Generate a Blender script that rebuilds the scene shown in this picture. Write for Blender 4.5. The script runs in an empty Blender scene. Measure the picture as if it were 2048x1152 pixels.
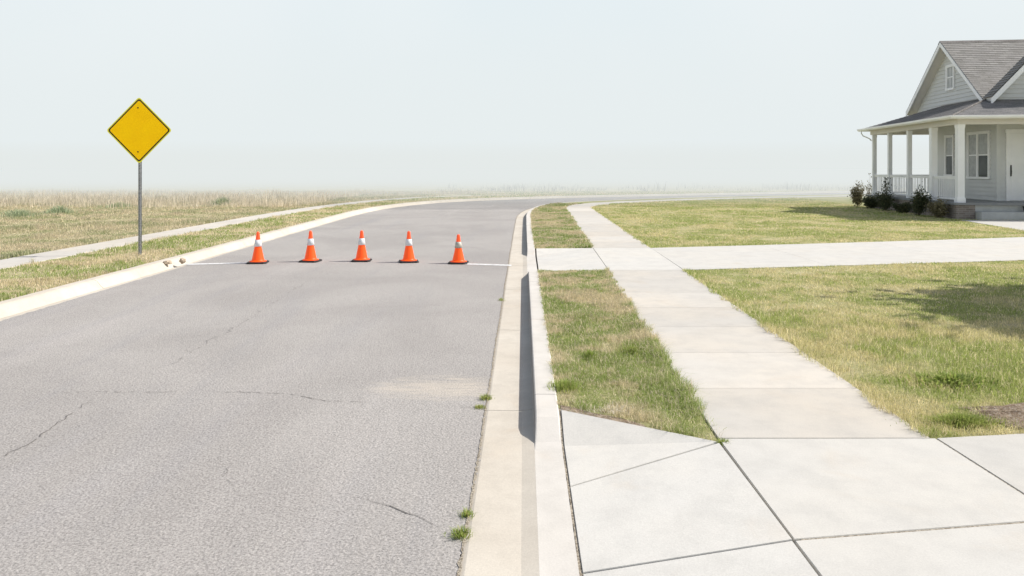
import bpy, bmesh, math, random
import numpy as np
from mathutils import Vector, Matrix
from mathutils.geometry import tessellate_polygon
C = bpy.context.scene.collection
SC = bpy.context.scene
rng = np.random.default_rng(7)
random.seed(5)
PI = math.pi

# ------------------------------------------------------------------ helpers
def setp(o, label=None, cat=None, group=None, kind=None):
    if label: o['label'] = label
    if cat: o['category'] = cat
    if group: o['group'] = group
    if kind: o['kind'] = kind
    return o

def empty(name, loc=(0, 0, 0), rz=0.0):
    o = bpy.data.objects.new(name, None); C.objects.link(o)
    o.location = loc; o.rotation_euler = (0, 0, rz); o.empty_display_size = .1
    return o

class MB:
    """collects faces, builds ONE mesh object"""
    def __init__(s): s.v = []; s.f = []; s.uv = {}; s.smooth = False
    def face(s, pts, uv=None):
        i = len(s.v); s.v += [tuple(p) for p in pts]
        s.f.append(tuple(range(i, i + len(pts))))
        if uv: s.uv[len(s.f) - 1] = uv
    def box(s, x0, y0, z0, x1, y1, z1):
        i = len(s.v)
        s.v += [(x0, y0, z0), (x1, y0, z0), (x1, y1, z0), (x0, y1, z0), (x0, y0, z1), (x1, y0, z1), (x1, y1, z1), (x0, y1, z1)]
        for q in ((0, 3, 2, 1), (4, 5, 6, 7), (0, 1, 5, 4), (1, 2, 6, 5), (2, 3, 7, 6), (3, 0, 4, 7)):
            s.f.append(tuple(i + k for k in q))
    def hexa(s, a, b):
        """a: 4 bottom points, b: 4 top points"""
        i = len(s.v); s.v += [tuple(p) for p in a] + [tuple(p) for p in b]
        for q in ((0, 3, 2, 1), (4, 5, 6, 7), (0, 1, 5, 4), (1, 2, 6, 5), (2, 3, 7, 6), (3, 0, 4, 7)):
            s.f.append(tuple(i + k for k in q))
    def rings(s, rings, cap=True, closed=True):
        n = len(rings[0]); base = len(s.v)
        for r in rings: s.v += [tuple(p) for p in r]
        for k in range(len(rings) - 1):
            for j in range(n if closed else n - 1):
                a = base + k * n + j; b = base + k * n + (j + 1) % n
                s.f.append((a, b, b + n, a + n))
        if cap:
            s.f.append(tuple(base + j for j in reversed(range(n))))
            s.f.append(tuple(base + (len(rings) - 1) * n + j for j in range(n)))
    def lathe(s, prof, n=24, c=(0, 0, 0)):
        s.rings([[(c[0] + r * math.cos(2 * PI * j / n), c[1] + r * math.sin(2 * PI * j / n), c[2] + z) for j in range(n)] for r, z in prof])
    def tube(s, pts, rad, n=8):
        pts = [Vector(p) for p in pts]; rr = rad if isinstance(rad, (list, tuple)) else [rad] * len(pts)
        rings = []
        up = Vector((.13, .21, .97))
        for k, p in enumerate(pts):
            d = (pts[min(k + 1, len(pts) - 1)] - pts[max(k - 1, 0)]).normalized()
            a = d.cross(up)
            if a.length < .05: a = d.cross(Vector((1, 0, 0)))
            a.normalize(); b = d.cross(a)
            rings.append([p + (a * math.cos(2 * PI * j / n) + b * math.sin(2 * PI * j / n)) * rr[k] for j in range(n)])
        s.rings(rings)
    def build(s, name, m, parent=None, smooth=False, bevel=0.0):
        me = bpy.data.meshes.new(name)
        me.from_pydata(s.v, [], s.f)
        if s.uv:
            l = me.uv_layers.new(name='UVMap')
            for fi, uv in s.uv.items():
                for k, li in enumerate(me.polygons[fi].loop_indices): l.data[li].uv = uv[k]
        bm = bmesh.new(); bm.from_mesh(me)
        if not s.uv: bmesh.ops.recalc_face_normals(bm, faces=bm.faces)
        if bevel: bmesh.ops.bevel(bm, geom=list(bm.edges), offset=bevel, segments=2, affect='EDGES', clamp_overlap=True)
        bm.to_mesh(me); bm.free()
        me.materials.append(m)
        if smooth:
            me.polygons.foreach_set('use_smooth', [True] * len(me.polygons))
        o = bpy.data.objects.new(name, me); C.objects.link(o)
        if parent: o.parent = parent
        return o

def sheet(name, poly, m, z=0.0, kind='structure'):
    """flat polygon (x,y[,z]) triangulated"""
    pts = [Vector((p[0], p[1], p[2] if len(p) > 2 else z)) for p in poly]
    tris = tessellate_polygon([pts])
    me = bpy.data.meshes.new(name)
    me.from_pydata([tuple(p) for p in pts], [], [tuple(t) for t in tris])
    bm = bmesh.new(); bm.from_mesh(me)
    bmesh.ops.recalc_face_normals(bm, faces=bm.faces)
    if sum(f.normal.z for f in bm.faces) < 0: bmesh.ops.reverse_faces(bm, faces=bm.faces)
    bm.to_mesh(me); bm.free(); me.materials.append(m)
    o = bpy.data.objects.new(name, me); C.objects.link(o)
    if kind: o['kind'] = kind
    return o

# ------------------------------------------------------------------ material DSL
class N:
    def __init__(s, name, rough=.85, spec=.25):
        s.m = bpy.data.materials.new(name); s.m.use_nodes = True
        s.t = s.m.node_tree; s.b = s.t.nodes['Principled BSDF']
        s.b.inputs['Roughness'].default_value = rough
        s.b.inputs['Specular IOR Level'].default_value = spec
        s.pos = None
    def new(s, t, **k):
        n = s.t.nodes.new(t)
        for a, v in k.items(): setattr(n, a, v)
        return n
    def link(s, a, b): s.t.links.new(a, b)
    def put(s, inp, v):
        if isinstance(v, bpy.types.NodeSocket): s.link(v, inp)
        elif isinstance(v, (tuple, list)) and len(v) == 3 and inp.type == 'RGBA': inp.default_value = (*v, 1)
        else: inp.default_value = v
    def P(s):
        if not s.pos: s.pos = s.new('ShaderNodeNewGeometry').outputs['Position']
        return s.pos
    def scaled(s, sc, v=None):
        n = s.new('ShaderNodeVectorMath', operation='MULTIPLY'); s.put(n.inputs[0], v or s.P()); n.inputs[1].default_value = sc
        return n.outputs[0]
    def noise(s, scale, detail=3, v=None, rough=.55, dist=0):
        n = s.new('ShaderNodeTexNoise'); s.put(n.inputs['Vector'], v or s.P())
        n.inputs['Scale'].default_value = scale; n.inputs['Detail'].default_value = detail
        n.inputs['Roughness'].default_value = rough; n.inputs['Distortion'].default_value = dist
        return n.outputs['Fac']
    def voro(s, scale, v=None, feature='F1', out='Distance'):
        n = s.new('ShaderNodeTexVoronoi', feature=feature); s.put(n.inputs['Vector'], v or s.P()); n.inputs['Scale'].default_value = scale
        return n.outputs[out]
    def ramp(s, f, a, b, lo=0.0, hi=1.0, smooth=True):
        n = s.new('ShaderNodeMapRange'); n.interpolation_type = 'SMOOTHSTEP' if smooth else 'LINEAR'
        s.put(n.inputs[0], f); n.inputs[1].default_value = a; n.inputs[2].default_value = b
        n.inputs[3].default_value = lo; n.inputs[4].default_value = hi
        return n.outputs[0]
    def math(s, op, a, b=0.0):
        n = s.new('ShaderNodeMath', operation=op); s.put(n.inputs[0], a); s.put(n.inputs[1], b); return n.outputs[0]
    def mix(s, f, a, b, mode='MIX'):
        n = s.new('ShaderNodeMix', data_type='RGBA', blend_type=mode)
        s.put(n.inputs[0], f); s.put(n.inputs[6], a); s.put(n.inputs[7], b); return n.outputs[2]
    def sep(s, v=None):
        n = s.new('ShaderNodeSeparateXYZ'); s.put(n.inputs[0], v or s.P()); return n.outputs
    def attr(s, name):
        n = s.new('ShaderNodeAttribute'); n.attribute_name = name; return n.outputs['Fac']
    def col(s, c): s.put(s.b.inputs['Base Color'], c); return s
    def bump(s, h, strength=.3, dist=.01):
        n = s.new('ShaderNodeBump'); n.inputs['Strength'].default_value = strength; n.inputs['Distance'].default_value = dist
        s.put(n.inputs['Height'], h); s.link(n.outputs[0], s.b.inputs['Normal']); return s

def flat(name, c, rough=.6, spec=.3, var=.06, sc=3.0, metal=0):
    n = N(name, rough, spec); n.b.inputs['Metallic'].default_value = metal
    f = n.noise(sc, 4)
    n.col(n.mix(n.ramp(f, .3, .7), tuple(x * (1 - var) for x in c), tuple(min(1, x * (1 + var)) for x in c)))
    return n.m

def concrete(name, base, warm, speck=.12, slab=True, face_shade=0):
    n = N(name, .9, .2)
    c = n.mix(n.ramp(n.noise(.55, 3), .35, .65), base, warm)
    c = n.mix(n.ramp(n.noise(3.2, 6, rough=.7), .36, .72, 0, .5), c, tuple(x * .80 for x in base))
    c = n.mix(n.ramp(n.noise(1.3, 5, dist=1.2), .55, .75, 0, .30), c, (base[0] * .95, base[1] * .84, base[2] * .72))
    c = n.mix(n.ramp(n.noise(170, 2), .3, .75, 0, 1), tuple(0 for _ in range(3)), c) if False else c
    sp = n.ramp(n.noise(110, 3, rough=.8), .2, .8, 1 - speck, 1 + speck, False)
    c = n.mix(1.0, c, n.mix(0.0, (1, 1, 1), (1, 1, 1)), 'MULTIPLY')
    v = n.new('ShaderNodeVectorMath', operation='SCALE'); n.put(v.inputs[0], c); n.put(v.inputs[3], sp)
    c = v.outputs[0]
    if slab:
        r = n.attr('rnd')
        v = n.new('ShaderNodeVectorMath', operation='SCALE'); n.put(v.inputs[0], c); n.put(v.inputs[3], n.ramp(r, 0, 1, .93, 1.11, False)); c = v.outputs[0]
    # small dark pits
    c = n.mix(n.ramp(n.voro(9), .03, .012, 0, .5), c, (.16, .14, .12))
    if face_shade:      # shade painted into the colour of upright faces
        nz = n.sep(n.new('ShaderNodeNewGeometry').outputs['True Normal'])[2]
        c = n.mix(n.ramp(nz, .75, .3, 0, face_shade), c, (.23, .22, .215))
    n.col(c)
    n.bump(n.math('ADD', n.noise(60, 5, rough=.7), n.math('MULTIPLY', n.noise(5, 3), 2.5)), .25, .004)
    return n.m

M = {}
M['walk'] = concrete('pale_concrete', (.56, .535, .49), (.60, .555, .485))
M['drive'] = concrete('new_concrete', (.570, .556, .520), (.590, .568, .520), .14)
M['gutter'] = concrete('gutter_concrete', (.55, .50, .425), (.595, .55, .475), .14)
M['kerb'] = concrete('kerb_concrete', (.60, .57, .52), (.63, .60, .555), .10, face_shade=.9)

# asphalt
n = N('asphalt', .85, .25)
base = n.mix(n.ramp(n.noise(.35, 4, dist=.6), .3, .7), (.33, .31, .292), (.39, .368, .346))
st = n.noise(1.0, 5, v=n.scaled((1.6, .16, 1)), rough=.6)
base = n.mix(n.ramp(st, .5, .75, 0, .5), base, (.31, .30, .30))
st2 = n.noise(1.0, 3, v=n.scaled((.7, .1, 1)))
base = n.mix(n.ramp(st2, .55, .75, 0, .5), base, (.46, .43, .41))
sp = n.noise(68, 4, rough=.85)
v = n.new('ShaderNodeVectorMath', operation='SCALE'); n.put(v.inputs[0], base); n.put(v.inputs[3], n.ramp(sp, .36, .64, .60, 1.40, False)); base = v.outputs[0]
base = n.mix(n.ramp(n.voro(40), .20, .12, 0, .45), base, (.58, .55, .52))
base = n.mix(n.ramp(n.voro(37, v=n.scaled((.9, .85, 1))), .19, .11, 0, .5), base, (.12, .12, .125))
base = n.mix(n.ramp(n.voro(5.5), .035, .02, 0, .8), base, (.66, .64, .6))
# sandy dust washed over the road by the gutter
xyz = n.sep()
dx = n.math('DIVIDE', n.math('ADD', xyz[0], .62), .78); dy = n.math('DIVIDE', n.math('SUBTRACT', xyz[1], 6.62), .46)
d2 = n.math('ADD', n.math('MULTIPLY', dx, dx), n.math('MULTIPLY', dy, dy))
wn = n.noise(1.0, 5, v=n.scaled((1.5, 6.5, 1)), dist=2.2, rough=.6)
dust = n.ramp(n.math('SUBTRACT', n.math('MULTIPLY', wn, 2.6), n.math('ADD', d2, .3)), 0, 1.6, 0, .78)
base = n.mix(dust, base, (.56, .50, .42))
n.col(base)
n.bump(n.math('ADD', n.noise(120, 4, rough=.8), n.math('MULTIPLY', n.voro(55), .8)), .5, .006)
M['asphalt'] = n.m

M['crack'] = flat('crack_dark', (.19, .18, .17), .95, .1, .3, 30)
n = N('joint_dirt', .95, .1)
n.col(n.mix(n.ramp(n.noise(55, 4, rough=.8), .40, .60), (.20, .17, .13), (.47, .42, .34))); n.bump(n.noise(70, 4), 1, .01); M['joint'] = n.m
n = N('road_paint', .7, .3)
n.col(n.mix(n.ramp(n.noise(14, 6, rough=.75), .42, .62), (.78, .78, .77), (.52, .51, .50))); M['paint'] = n.m

# grass : the same large patches colour both soil and blades
def patches(n, green, tan, dry, lo=.42, hi=.62):
    a = n.noise(.55, 4, rough=.6); b = n.noise(2.6, 4, rough=.6)
    f = n.math('ADD', n.math('MULTIPLY', a, .62), n.math('MULTIPLY', b, .38))
    c = n.mix(n.ramp(f, lo, hi), green, tan)
    return n.mix(n.ramp(n.noise(1.1, 5, rough=.7), .56, .72, 0, .65), c, dry)
def turf(name, green, tan, dry, lo=.42, hi=.62, dark=.75):
    n = N(name, .95, .1)
    c = patches(n, green, tan, dry, lo, hi)
    s = n.ramp(n.noise(38, 4, rough=.8), .25, .75, dark * .75, dark * 1.25, False)
    v = n.new('ShaderNodeVectorMath', operation='SCALE'); n.put(v.inputs[0], c); n.put(v.inputs[3], s)
    n.col(v.outputs[0]); n.bump(n.noise(45, 5, rough=.8), .6, .03)
    return n.m
def blades_mat(name, green, tan, dry, lo=.42, hi=.62, strawf=.22):
    n = N(name, .6, .25)
    c = patches(n, green, tan, dry, lo, hi)
    r = n.attr('rnd'); r2 = n.attr('rnd2')
    c = n.mix(n.ramp(r, 1 - strawf, 1 - strawf + .02), c, (dry[0] * 1.12, dry[1] * 1.1, dry[2] * 1.1))
    v = n.new('ShaderNodeVectorMath', operation='SCALE'); n.put(v.inputs[0], c); n.put(v.inputs[3], n.ramp(r2, 0, 1, .65, 1.3, False)); c = v.outputs[0]
    n.col(c)
    tr = n.new('ShaderNodeBsdfTranslucent'); n.put(tr.inputs[0], c)
    mx = n.new('ShaderNodeMixShader'); mx.inputs[0].default_value = .45
    out = n.t.nodes['Material Output']
    n.link(n.b.outputs[0], mx.inputs[1]); n.link(tr.outputs[0], mx.inputs[2]); n.link(mx.outputs[0], out.inputs[0])
    return n.m
G = (.31, .32, .13); T = (.48, .44, .25); D = (.58, .51, .36)
M['lawn'] = turf('lawn_soil', G, T, D, dark=.95)
M['blades'] = blades_mat('lawn_blades', (.39, .455, .13), (.66, .60, .31), (.80, .71, .47), .46, .545)
M['strip_blades'] = blades_mat('verge_blades', (.34, .42, .125), (.64, .57, .36), (.80, .70, .53), .47, .535, .25)
FG = (.36, .35, .17); FT = (.56, .49, .32); FD = (.64, .57, .43)
M['field'] = turf('field_soil', FG, FT, FD, .36, .56, .95)
M['field_blades'] = blades_mat('field_blades', (.40, .42, .23), (.62, .55, .385), (.72, .64, .48), .42, .56, .15)
M['tall_blades'] = blades_mat('tall_grass_blades', (.56, .54, .40), (.66, .59, .45), (.78, .71, .58), .30, .50, .5)
M['weed_blades'] = blades_mat('weed_leaves', (.32, .41, .10), (.42, .44, .14), (.50, .48, .20), .35, .8, .15)
M['sage_blades'] = blades_mat('field_weed_leaves', (.42, .50, .32), (.52, .55, .36), (.55, .53, .38), .35, .8, .1)
M['dead'] = blades_mat('dead_stalks', (.74, .68, .56), (.80, .74, .62), (.84, .79, .70))
n = N('bare_soil', .95, .1)
c = n.mix(n.ramp(n.noise(9, 6, rough=.75), .35, .65), (.22, .155, .105), (.50, .39, .28))
c = n.mix(n.ramp(n.noise(40, 4, rough=.8), .45, .7), c, (.62, .55, .46)); n.col(c); n.bump(n.noise(22, 6, rough=.8), 1, .05)
M['soil'] = n.m
M['twig'] = flat('twig_bark', (.20, .16, .12), .9, .1, .3, 12)
M['scrub'] = flat('scrub_stems', (.30, .28, .25), .9, .1, .3, 2)

# house
M['siding'] = flat('siding_paint', (.66, .668, .655), .6, .3, .03, 1.5)
M['white'] = flat('white_trim_paint', (.90, .90, .90), .5, .35, .03, 2)
M['soffit'] = flat('soffit_paint', (.72, .69, .64), .7, .2, .03, 1)
M['floor'] = flat('porch_floor_paint', (.26, .265, .27), .7, .3, .08, 2)
M['step'] = flat('step_concrete', (.50, .51, .50), .9, .2, .08, 4)
n = N('dark_glass', .12, .12); n.col(n.mix(n.ramp(n.noise(1.2, 2), .4, .7), (.05, .06, .055), (.085, .095, .09))); M['glass'] = n.m
n = N('blind_glass', .2, .2); n.col(n.mix(n.ramp(n.noise(6, 3), .3, .7), (.34, .355, .35), (.44, .45, .44))); M['blind'] = n.m
n = N('roof_shingles', .9, .15)
uvn = n.new('ShaderNodeUVMap'); uvn.uv_map = 'UVMap'
br = n.new('ShaderNodeTexBrick'); n.link(uvn.outputs[0], br.inputs['Vector'])
br.inputs['Scale'].default_value = 1; br.inputs['Brick Width'].default_value = .32; br.inputs['Row Height'].default_value = .15
br.inputs['Mortar Size'].default_value = .006; br.inputs['Color1'].default_value = (.215, .21, .19, 1); br.inputs['Color2'].default_value = (.34, .33, .305, 1)
br.inputs['Mortar'].default_value = (.12, .11, .10, 1); br.offset = .43
c = n.mix(n.ramp(n.noise(2.5, 4), .3, .7, 0, .5), br.outputs['Color'], (.29, .28, .27))
c = n.mix(n.ramp(n.noise(28, 4, rough=.8), .4, .7, 0, .45), c, (.47, .44, .42)); n.col(c)
n.bump(n.noise(50, 3), .4, .006); M['shingle'] = n.m
M['shingle_porch_shade'] = n.m.copy(); _b = [q for q in M['shingle_porch_shade'].node_tree.nodes if q.type == 'TEX_BRICK'][0]
_b.inputs['Color1'].default_value = (.12, .13, .14, 1); _b.inputs['Color2'].default_value = (.20, .205, .21, 1)  # roof shingles again, with shade put into the colour: darker, bluer
n = N('foundation_brick', .9, .15)
br = n.new('ShaderNodeTexBrick')
sx = n.sep(); cb = n.new('ShaderNodeCombineXYZ'); n.link(n.math('ADD', sx[0], sx[1]), cb.inputs[0]); n.link(sx[2], cb.inputs[1])
n.link(cb.outputs[0], br.inputs['Vector']); br.inputs['Scale'].default_value = 1; br.inputs['Brick Width'].default_value = .22; br.inputs['Row Height'].default_value = .075
br.inputs['Mortar Size'].default_value = .008; br.inputs['Color1'].default_value = (.20, .165, .15, 1); br.inputs['Color2'].default_value = (.30, .26, .235, 1); br.inputs['Mortar'].default_value = (.36, .33, .30, 1)
n.col(br.outputs['Color']); M['brick'] = n.m
M['black'] = flat('black_metal', (.03, .03, .03), .4, .5)
M['pot'] = flat('dark_pot', (.03, .03, .032), .5, .4)

# sign
n = N('sign_yellow', .5, .12); n.col(n.mix(n.ramp(n.noise(2.5, 3), .35, .65), (.86, .54, .001), (.90, .59, .001))); n.b.inputs['Emission Color'].default_value = (1, .52, 0, 1); n.b.inputs['Emission Strength'].default_value = .26; M['sign'] = n.m  # faint glow added to brighten the sign face turned from the sun
n = N('sign_rim_yellow', .4, .45); n.col((.80, .74, .03)); n.b.inputs['Emission Color'].default_value = (.9, .85, .02, 1); n.b.inputs['Emission Strength'].default_value = .15; M['signrim'] = n.m  # rim given a weaker added glow too
M['signblack'] = flat('sign_black', (.035, .02, .008), .5, .3)
n = N('galvanised_steel', .5, .5); n.b.inputs['Metallic'].default_value = .45
n.col(n.mix(n.ramp(n.noise(40, 5, rough=.8), .35, .65), (.16, .17, .18), (.40, .41, .42))); M['galv'] = n.m
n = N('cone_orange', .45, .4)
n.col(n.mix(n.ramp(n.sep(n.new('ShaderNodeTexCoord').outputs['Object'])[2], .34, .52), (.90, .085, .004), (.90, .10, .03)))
n.b.inputs['Emission Color'].default_value = (1, .1, .01, 1); n.b.inputs['Emission Strength'].default_value = 0.3   # self-glow added to brighten the fluorescent orange
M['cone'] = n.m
n = N('cone_collar', .35, .5); n.col(n.mix(n.ramp(n.noise(12, 4), .35, .65), (.80, .81, .82), (.62, .65, .68))); M['collar'] = n.m
n = N('cone_collar_dirty', .5, .4); n.col(n.mix(n.ramp(n.noise(14, 4), .35, .65), (.55, .54, .47), (.38, .37, .32))); M['collar_dirty'] = n.m
M['rubber'] = flat('cone_base_rubber', (.035, .03, .03), .7, .3, .2, 20)
M['clod'] = flat('dry_clod', (.44, .36, .27), .95, .1, .45, 30)

# ------------------------------------------------------------------ layout of the road (metres; camera stands at x=0,y=0)
ZR = -.13
kb = lambda y: -.31 + .016 * y + .577 + .010
LE = [(-6.5, -12), (-6.5, 4), (-6.5, 30), (-6.37, 33.5), (-5.95, 37), (-5.0, 40.6), (-3.3, 44.0), (-1.0, 46.5), (2, 48.8), (6, 51.3), (12, 54.2), (20, 57.8), (30, 62.3), (60, 77), (300, 200), (2200, 1100)]
RE = [(-.50, -12), (-.25, 4), (.15, 29), (.30, 32), (.60, 35), (1.15, 37.8), (2.3, 40.4), (4.2, 42.7), (7.6, 45.5), (12, 48.5), (20, 52.5), (30, 57), (60, 71.5), (300, 192), (2200, 1085)]
def smooth_line(P, step=.5, ymax=60):
    P = [Vector(p) for p in P]; out = []
    for i in range(len(P) - 1):
        p0 = P[max(i - 1, 0)]; p1 = P[i]; p2 = P[i + 1]; p3 = P[min(i + 2, len(P) - 1)]
        L = (p2 - p1).length
        k = max(1, int(L / step)) if L < 60 else 8
        t1 = (p2 - p0) / max((p2 - p0).length, 1e-6) * L; t2 = (p3 - p1) / max((p3 - p1).length, 1e-6) * L
        if i == 0: t1 = p2 - p1
        for j in range(k):
            t = j / k
            h = p1 * (2*t**3 - 3*t*t + 1) + t1 * (t**3 - 2*t*t + t) + p2 * (-2*t**3 + 3*t*t) + t2 * (t**3 - t*t)
            out.append(h)
    out.append(P[-1]); return out
def resample_near(L, fine):
    out = []
    for a, b in zip(L, L[1:]):
        k = max(1, int((b - a).length / fine)) if a.y < 30 and b.y < 31 and b.y > 1 else 1
        for j in range(k): out.append(a.lerp(b, j / k))
    out.append(L[-1]); return out
def offset(L, d):
    """positive d = to the right of travel direction"""
    out = []
    for i, p in enumerate(L):
        t = (L[min(i + 1, len(L) - 1)] - L[max(i - 1, 0)]).normalized()
        out.append(Vector((p.x + t.y * d, p.y - t.x * d)))
    return out
LEs = smooth_line(LE, .4); REs = smooth_line(RE, .25)
def jit(L, a):
    o = []
    for i, p in enumerate(L):
        r = random.gauss(0, a) * (1 if abs(p.y) < 40 else 0) + a * 1.2 * math.sin(p.y * 2.1) * math.sin(p.y * .7 + 2)
        o.append(Vector((p.x + r, p.y)))
    return o

# dirt bed under everything, one sheet to the horizon
sheet('earth', [(-2500, -60), (2500, -60), (2500, 4000), (-2500, 4000)], M['field'], -.24)
road_poly = [(p.x, p.y) for p in jit(resample_near(LEs, .06), .008)] + [(p.x, p.y) for p in reversed(jit(resample_near(offset(REs, .010), .03), .006))]
road = sheet('road', road_poly, M['asphalt'], ZR)
# land left of the road (a field) and right of it (lawns)
LB = offset(LEs, -.44); RB = offset(REs, .575)
sheet('field', [(p.x, p.y) for p in LB] + [(2200, 3500), (-2200, 3500), (-2200, -12)], M['field'], -.012)
lawn_poly = [(1.39, -12), (1.39, 4.94), (kb(5.61), 5.61)] + [(p.x, p.y) for p in RB if 5.7 < p.y < 13.2] + [(kb(13.26), 13.26), (1.74, 13.38), (1.85, 17.06), (kb(16.98), 16.98)] + [(p.x, p.y) for p in RB if p.y > 17.1] + [(2200, -12)]
sheet('lawn', lawn_poly, M['lawn'], -.012)

# kerbs with gutter pans, cast in sections
def kerb_drop(y):      # 1 = full height, 0 = dropped for a driveway
    def sm(a, b, x): t = min(1, max(0, (x - a) / (b - a))); return t * t * (3 - 2 * t)
    near = min(1, max(0, (y - 5.18) / .42)); near = near * near * (3 - 2 * near); far = 1 - min(1, max(0, (y - 13.22) / .6)) * (1 - min(1, max(0, (y - 16.45) / .6)))
    return near * far
def kerb(name, line, side, profile, m, seglen=3.0, drop=None, y0=0, phase=0, gap=.008):
    mb = MB(); s = 0; rings = []; cuts = [0]
    acc = [0]
    for a, b in zip(line, line[1:]): acc.append(acc[-1] + (b - a).length)
    offs = [offset(line, side * o) for o, _ in profile]
    def flush(r):
        if len(r) > 1: mb.rings(r, cap=True)
    cur = []; nxt = phase
    for i in range(len(line)):
        y = line[i].y
        if line[i].x > 60: break
        f = drop(y) if drop else 1
        ring = []
        for k, (o, z) in enumerate(profile):
            zz = z if z < ZR + .04 or True else z
            if drop and z > -.19 and k >= 1: zz = (-.1188 + max(0, (o - .385) / .19) ** 1.5 * .006) * (1 - f) + z * f
            ring.append((offs[k][i].x, offs[k][i].y, zz))
        cur.append(ring)
        if acc[i] >= nxt:
            flush(cur)
            d = (line[min(i + 1, len(line) - 1)] - line[i]).normalized() * gap
            cur = [[(x + d.x, y_ + d.y, z) for x, y_, z in ring]]
            nxt += seglen
    flush(cur)
    return mb.build(name, m)
RK = resample_near(REs, .12)
gut = kerb('gutter', RK, 1, [(0, -.20), (.0, -.138), (.03, -.131), (.30, -.134), (.375, -.121), (.3868, -.1188), (.3868, -.20)], M['gutter'], 3.0)
KP = [(.387, -.20), (.387, -.1185), (.389, -.116), (.394, -.022), (.399, -.008), (.408, -.001), (.43, 0.0), (.565, 0.0), (.575, -.008), (.575, -.20)]
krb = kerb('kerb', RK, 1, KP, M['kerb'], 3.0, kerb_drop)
LK = resample_near(LEs, .2)
lk = kerb('left_kerb', LK, -1, [(0, -.20), (.0, -.138), (.03, -.132), (.14, -.140), (.19, -.10), (.24, -.03), (.29, -.004), (.33, .0), (.44, .002), (.45, -.008), (.45, -.20)], M['gutter'], 3.2, phase=1.8)
for o in (gut, krb, lk): o['kind'] = 'structure'
def shade_smooth_angle(o, ang=35):
    me = o.data; me.polygons.foreach_set('use_smooth', [True] * len(me.polygons))
    try: me.set_sharp_from_angle(angle=math.radians(ang))
    except Exception: pass
shade_smooth_angle(lk, 30)
# dark dirt in the seam between asphalt and gutter
a = jit(resample_near(offset(REs, .0), .04), .004); b = jit(resample_near(offset(REs, .014), .04), .003)
sm_ = sheet('gutter_dirt', [(p.x, p.y) for p in a if -2 < p.y < 40 and p.x < 1.5] + [(p.x, p.y) for p in reversed(b) if -2 < p.y < 40 and p.x < 1.5], M['joint'], ZR + .004)

# cracks: thin jagged ribbons lying on the asphalt
def G2(px, py, z=ZR):       # survey: a point read off the picture -> metres on the level z
    Y = (1.8 - z) * 1500 / (py - 338); return Vector(((px - 1024) / 1500 * Y, Y))
def crack(pts, w, seed, jitter=.012, gaps=.0):
    R = random.Random(seed); mb = MB(); P = [G2(*p) for p in pts]
    L = []
    for a, b in zip(P, P[1:]):
        k = max(2, int((b - a).length / .05))
        for j in range(k): L.append(a.lerp(b, j / k) + Vector((R.gauss(0, jitter), R.gauss(0, jitter))))
    L.append(P[-1])
    for i in range(1, len(L) - 2):
        if R.random() < gaps: continue
        f = min(1, i / 6, (len(L) - 1 - i) / 6)
        d = (L[i + 1] - L[i]); nn = Vector((-d.y, d.x)).normalized()
        w0 = w * .55 * f * R.uniform(.4, 1.5) / 2; w1 = w * .55 * f * R.uniform(.4, 1.5) / 2
        mb.face([(*(L[i] - nn * w0), ZR + .004), (*(L[i + 1] - nn * w1), ZR + .004), (*(L[i + 1] + nn * w1), ZR + .004), (*(L[i] + nn * w0), ZR + .004)])
    o = mb.build('crack', M['crack'], road); return o
crack([(-60, 950), (0, 918), (70, 880), (130, 835), (190, 795)], .014, 1, .012, .12)
crack([(300, 745), (350, 725), (400, 695), (470, 655), (540, 610), (620, 560)], .009, 2, .025, .5)
crack([(60, 790), (180, 783), (300, 785), (395, 783)], .010, 3, .008, .4)
crack([(395, 784), (500, 785), (580, 788), (650, 802), (760, 806)], .011, 4, .006, .1)
crack([(905, 812), (935, 814), (965, 818)], .022, 5, .006)
crack([(700, 990), (760, 1008), (800, 1020), (850, 1040), (897, 1062)], .012, 6, .006)
crack([(60, 1010), (85, 998), (100, 994)], .006, 7, .004)
crack([(640, 1052), (665, 1030), (690, 1016)], .005, 8, .004)
crack([(940, 742), (965, 740), (985, 738)], .012, 9, .004)
crack([(420, 900), (450, 930), (455, 960), (480, 990)], .005, 11, .006, .3)
crack([(560, 690), (620, 700), (700, 690), (790, 700)], .007, 12, .012, .45)
crack([(930, 612), (955, 606), (990, 604)], .012, 10, .006, .2)

# stop line: two stretches either side of the cones
a0, a1 = G2(372, 529), G2(500, 526); b0, b1 = G2(926, 528), G2(1023, 531)
for a, b in ((a0, a1), (b0, b1)):
    mb = MB(); k = 24
    for j in range(k):
        p = a.lerp(b, j / k); q = a.lerp(b, (j + 1) / k); h = .10
        mb.face([(p.x, p.y - h + random.uniform(-.006, .006), ZR + .005), (q.x, q.y - h, ZR + .005), (q.x, q.y + h, ZR + .005), (p.x, p.y + h, ZR + .005)])
    setp(mb.build('road_line', M['paint']), kind='structure')

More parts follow.
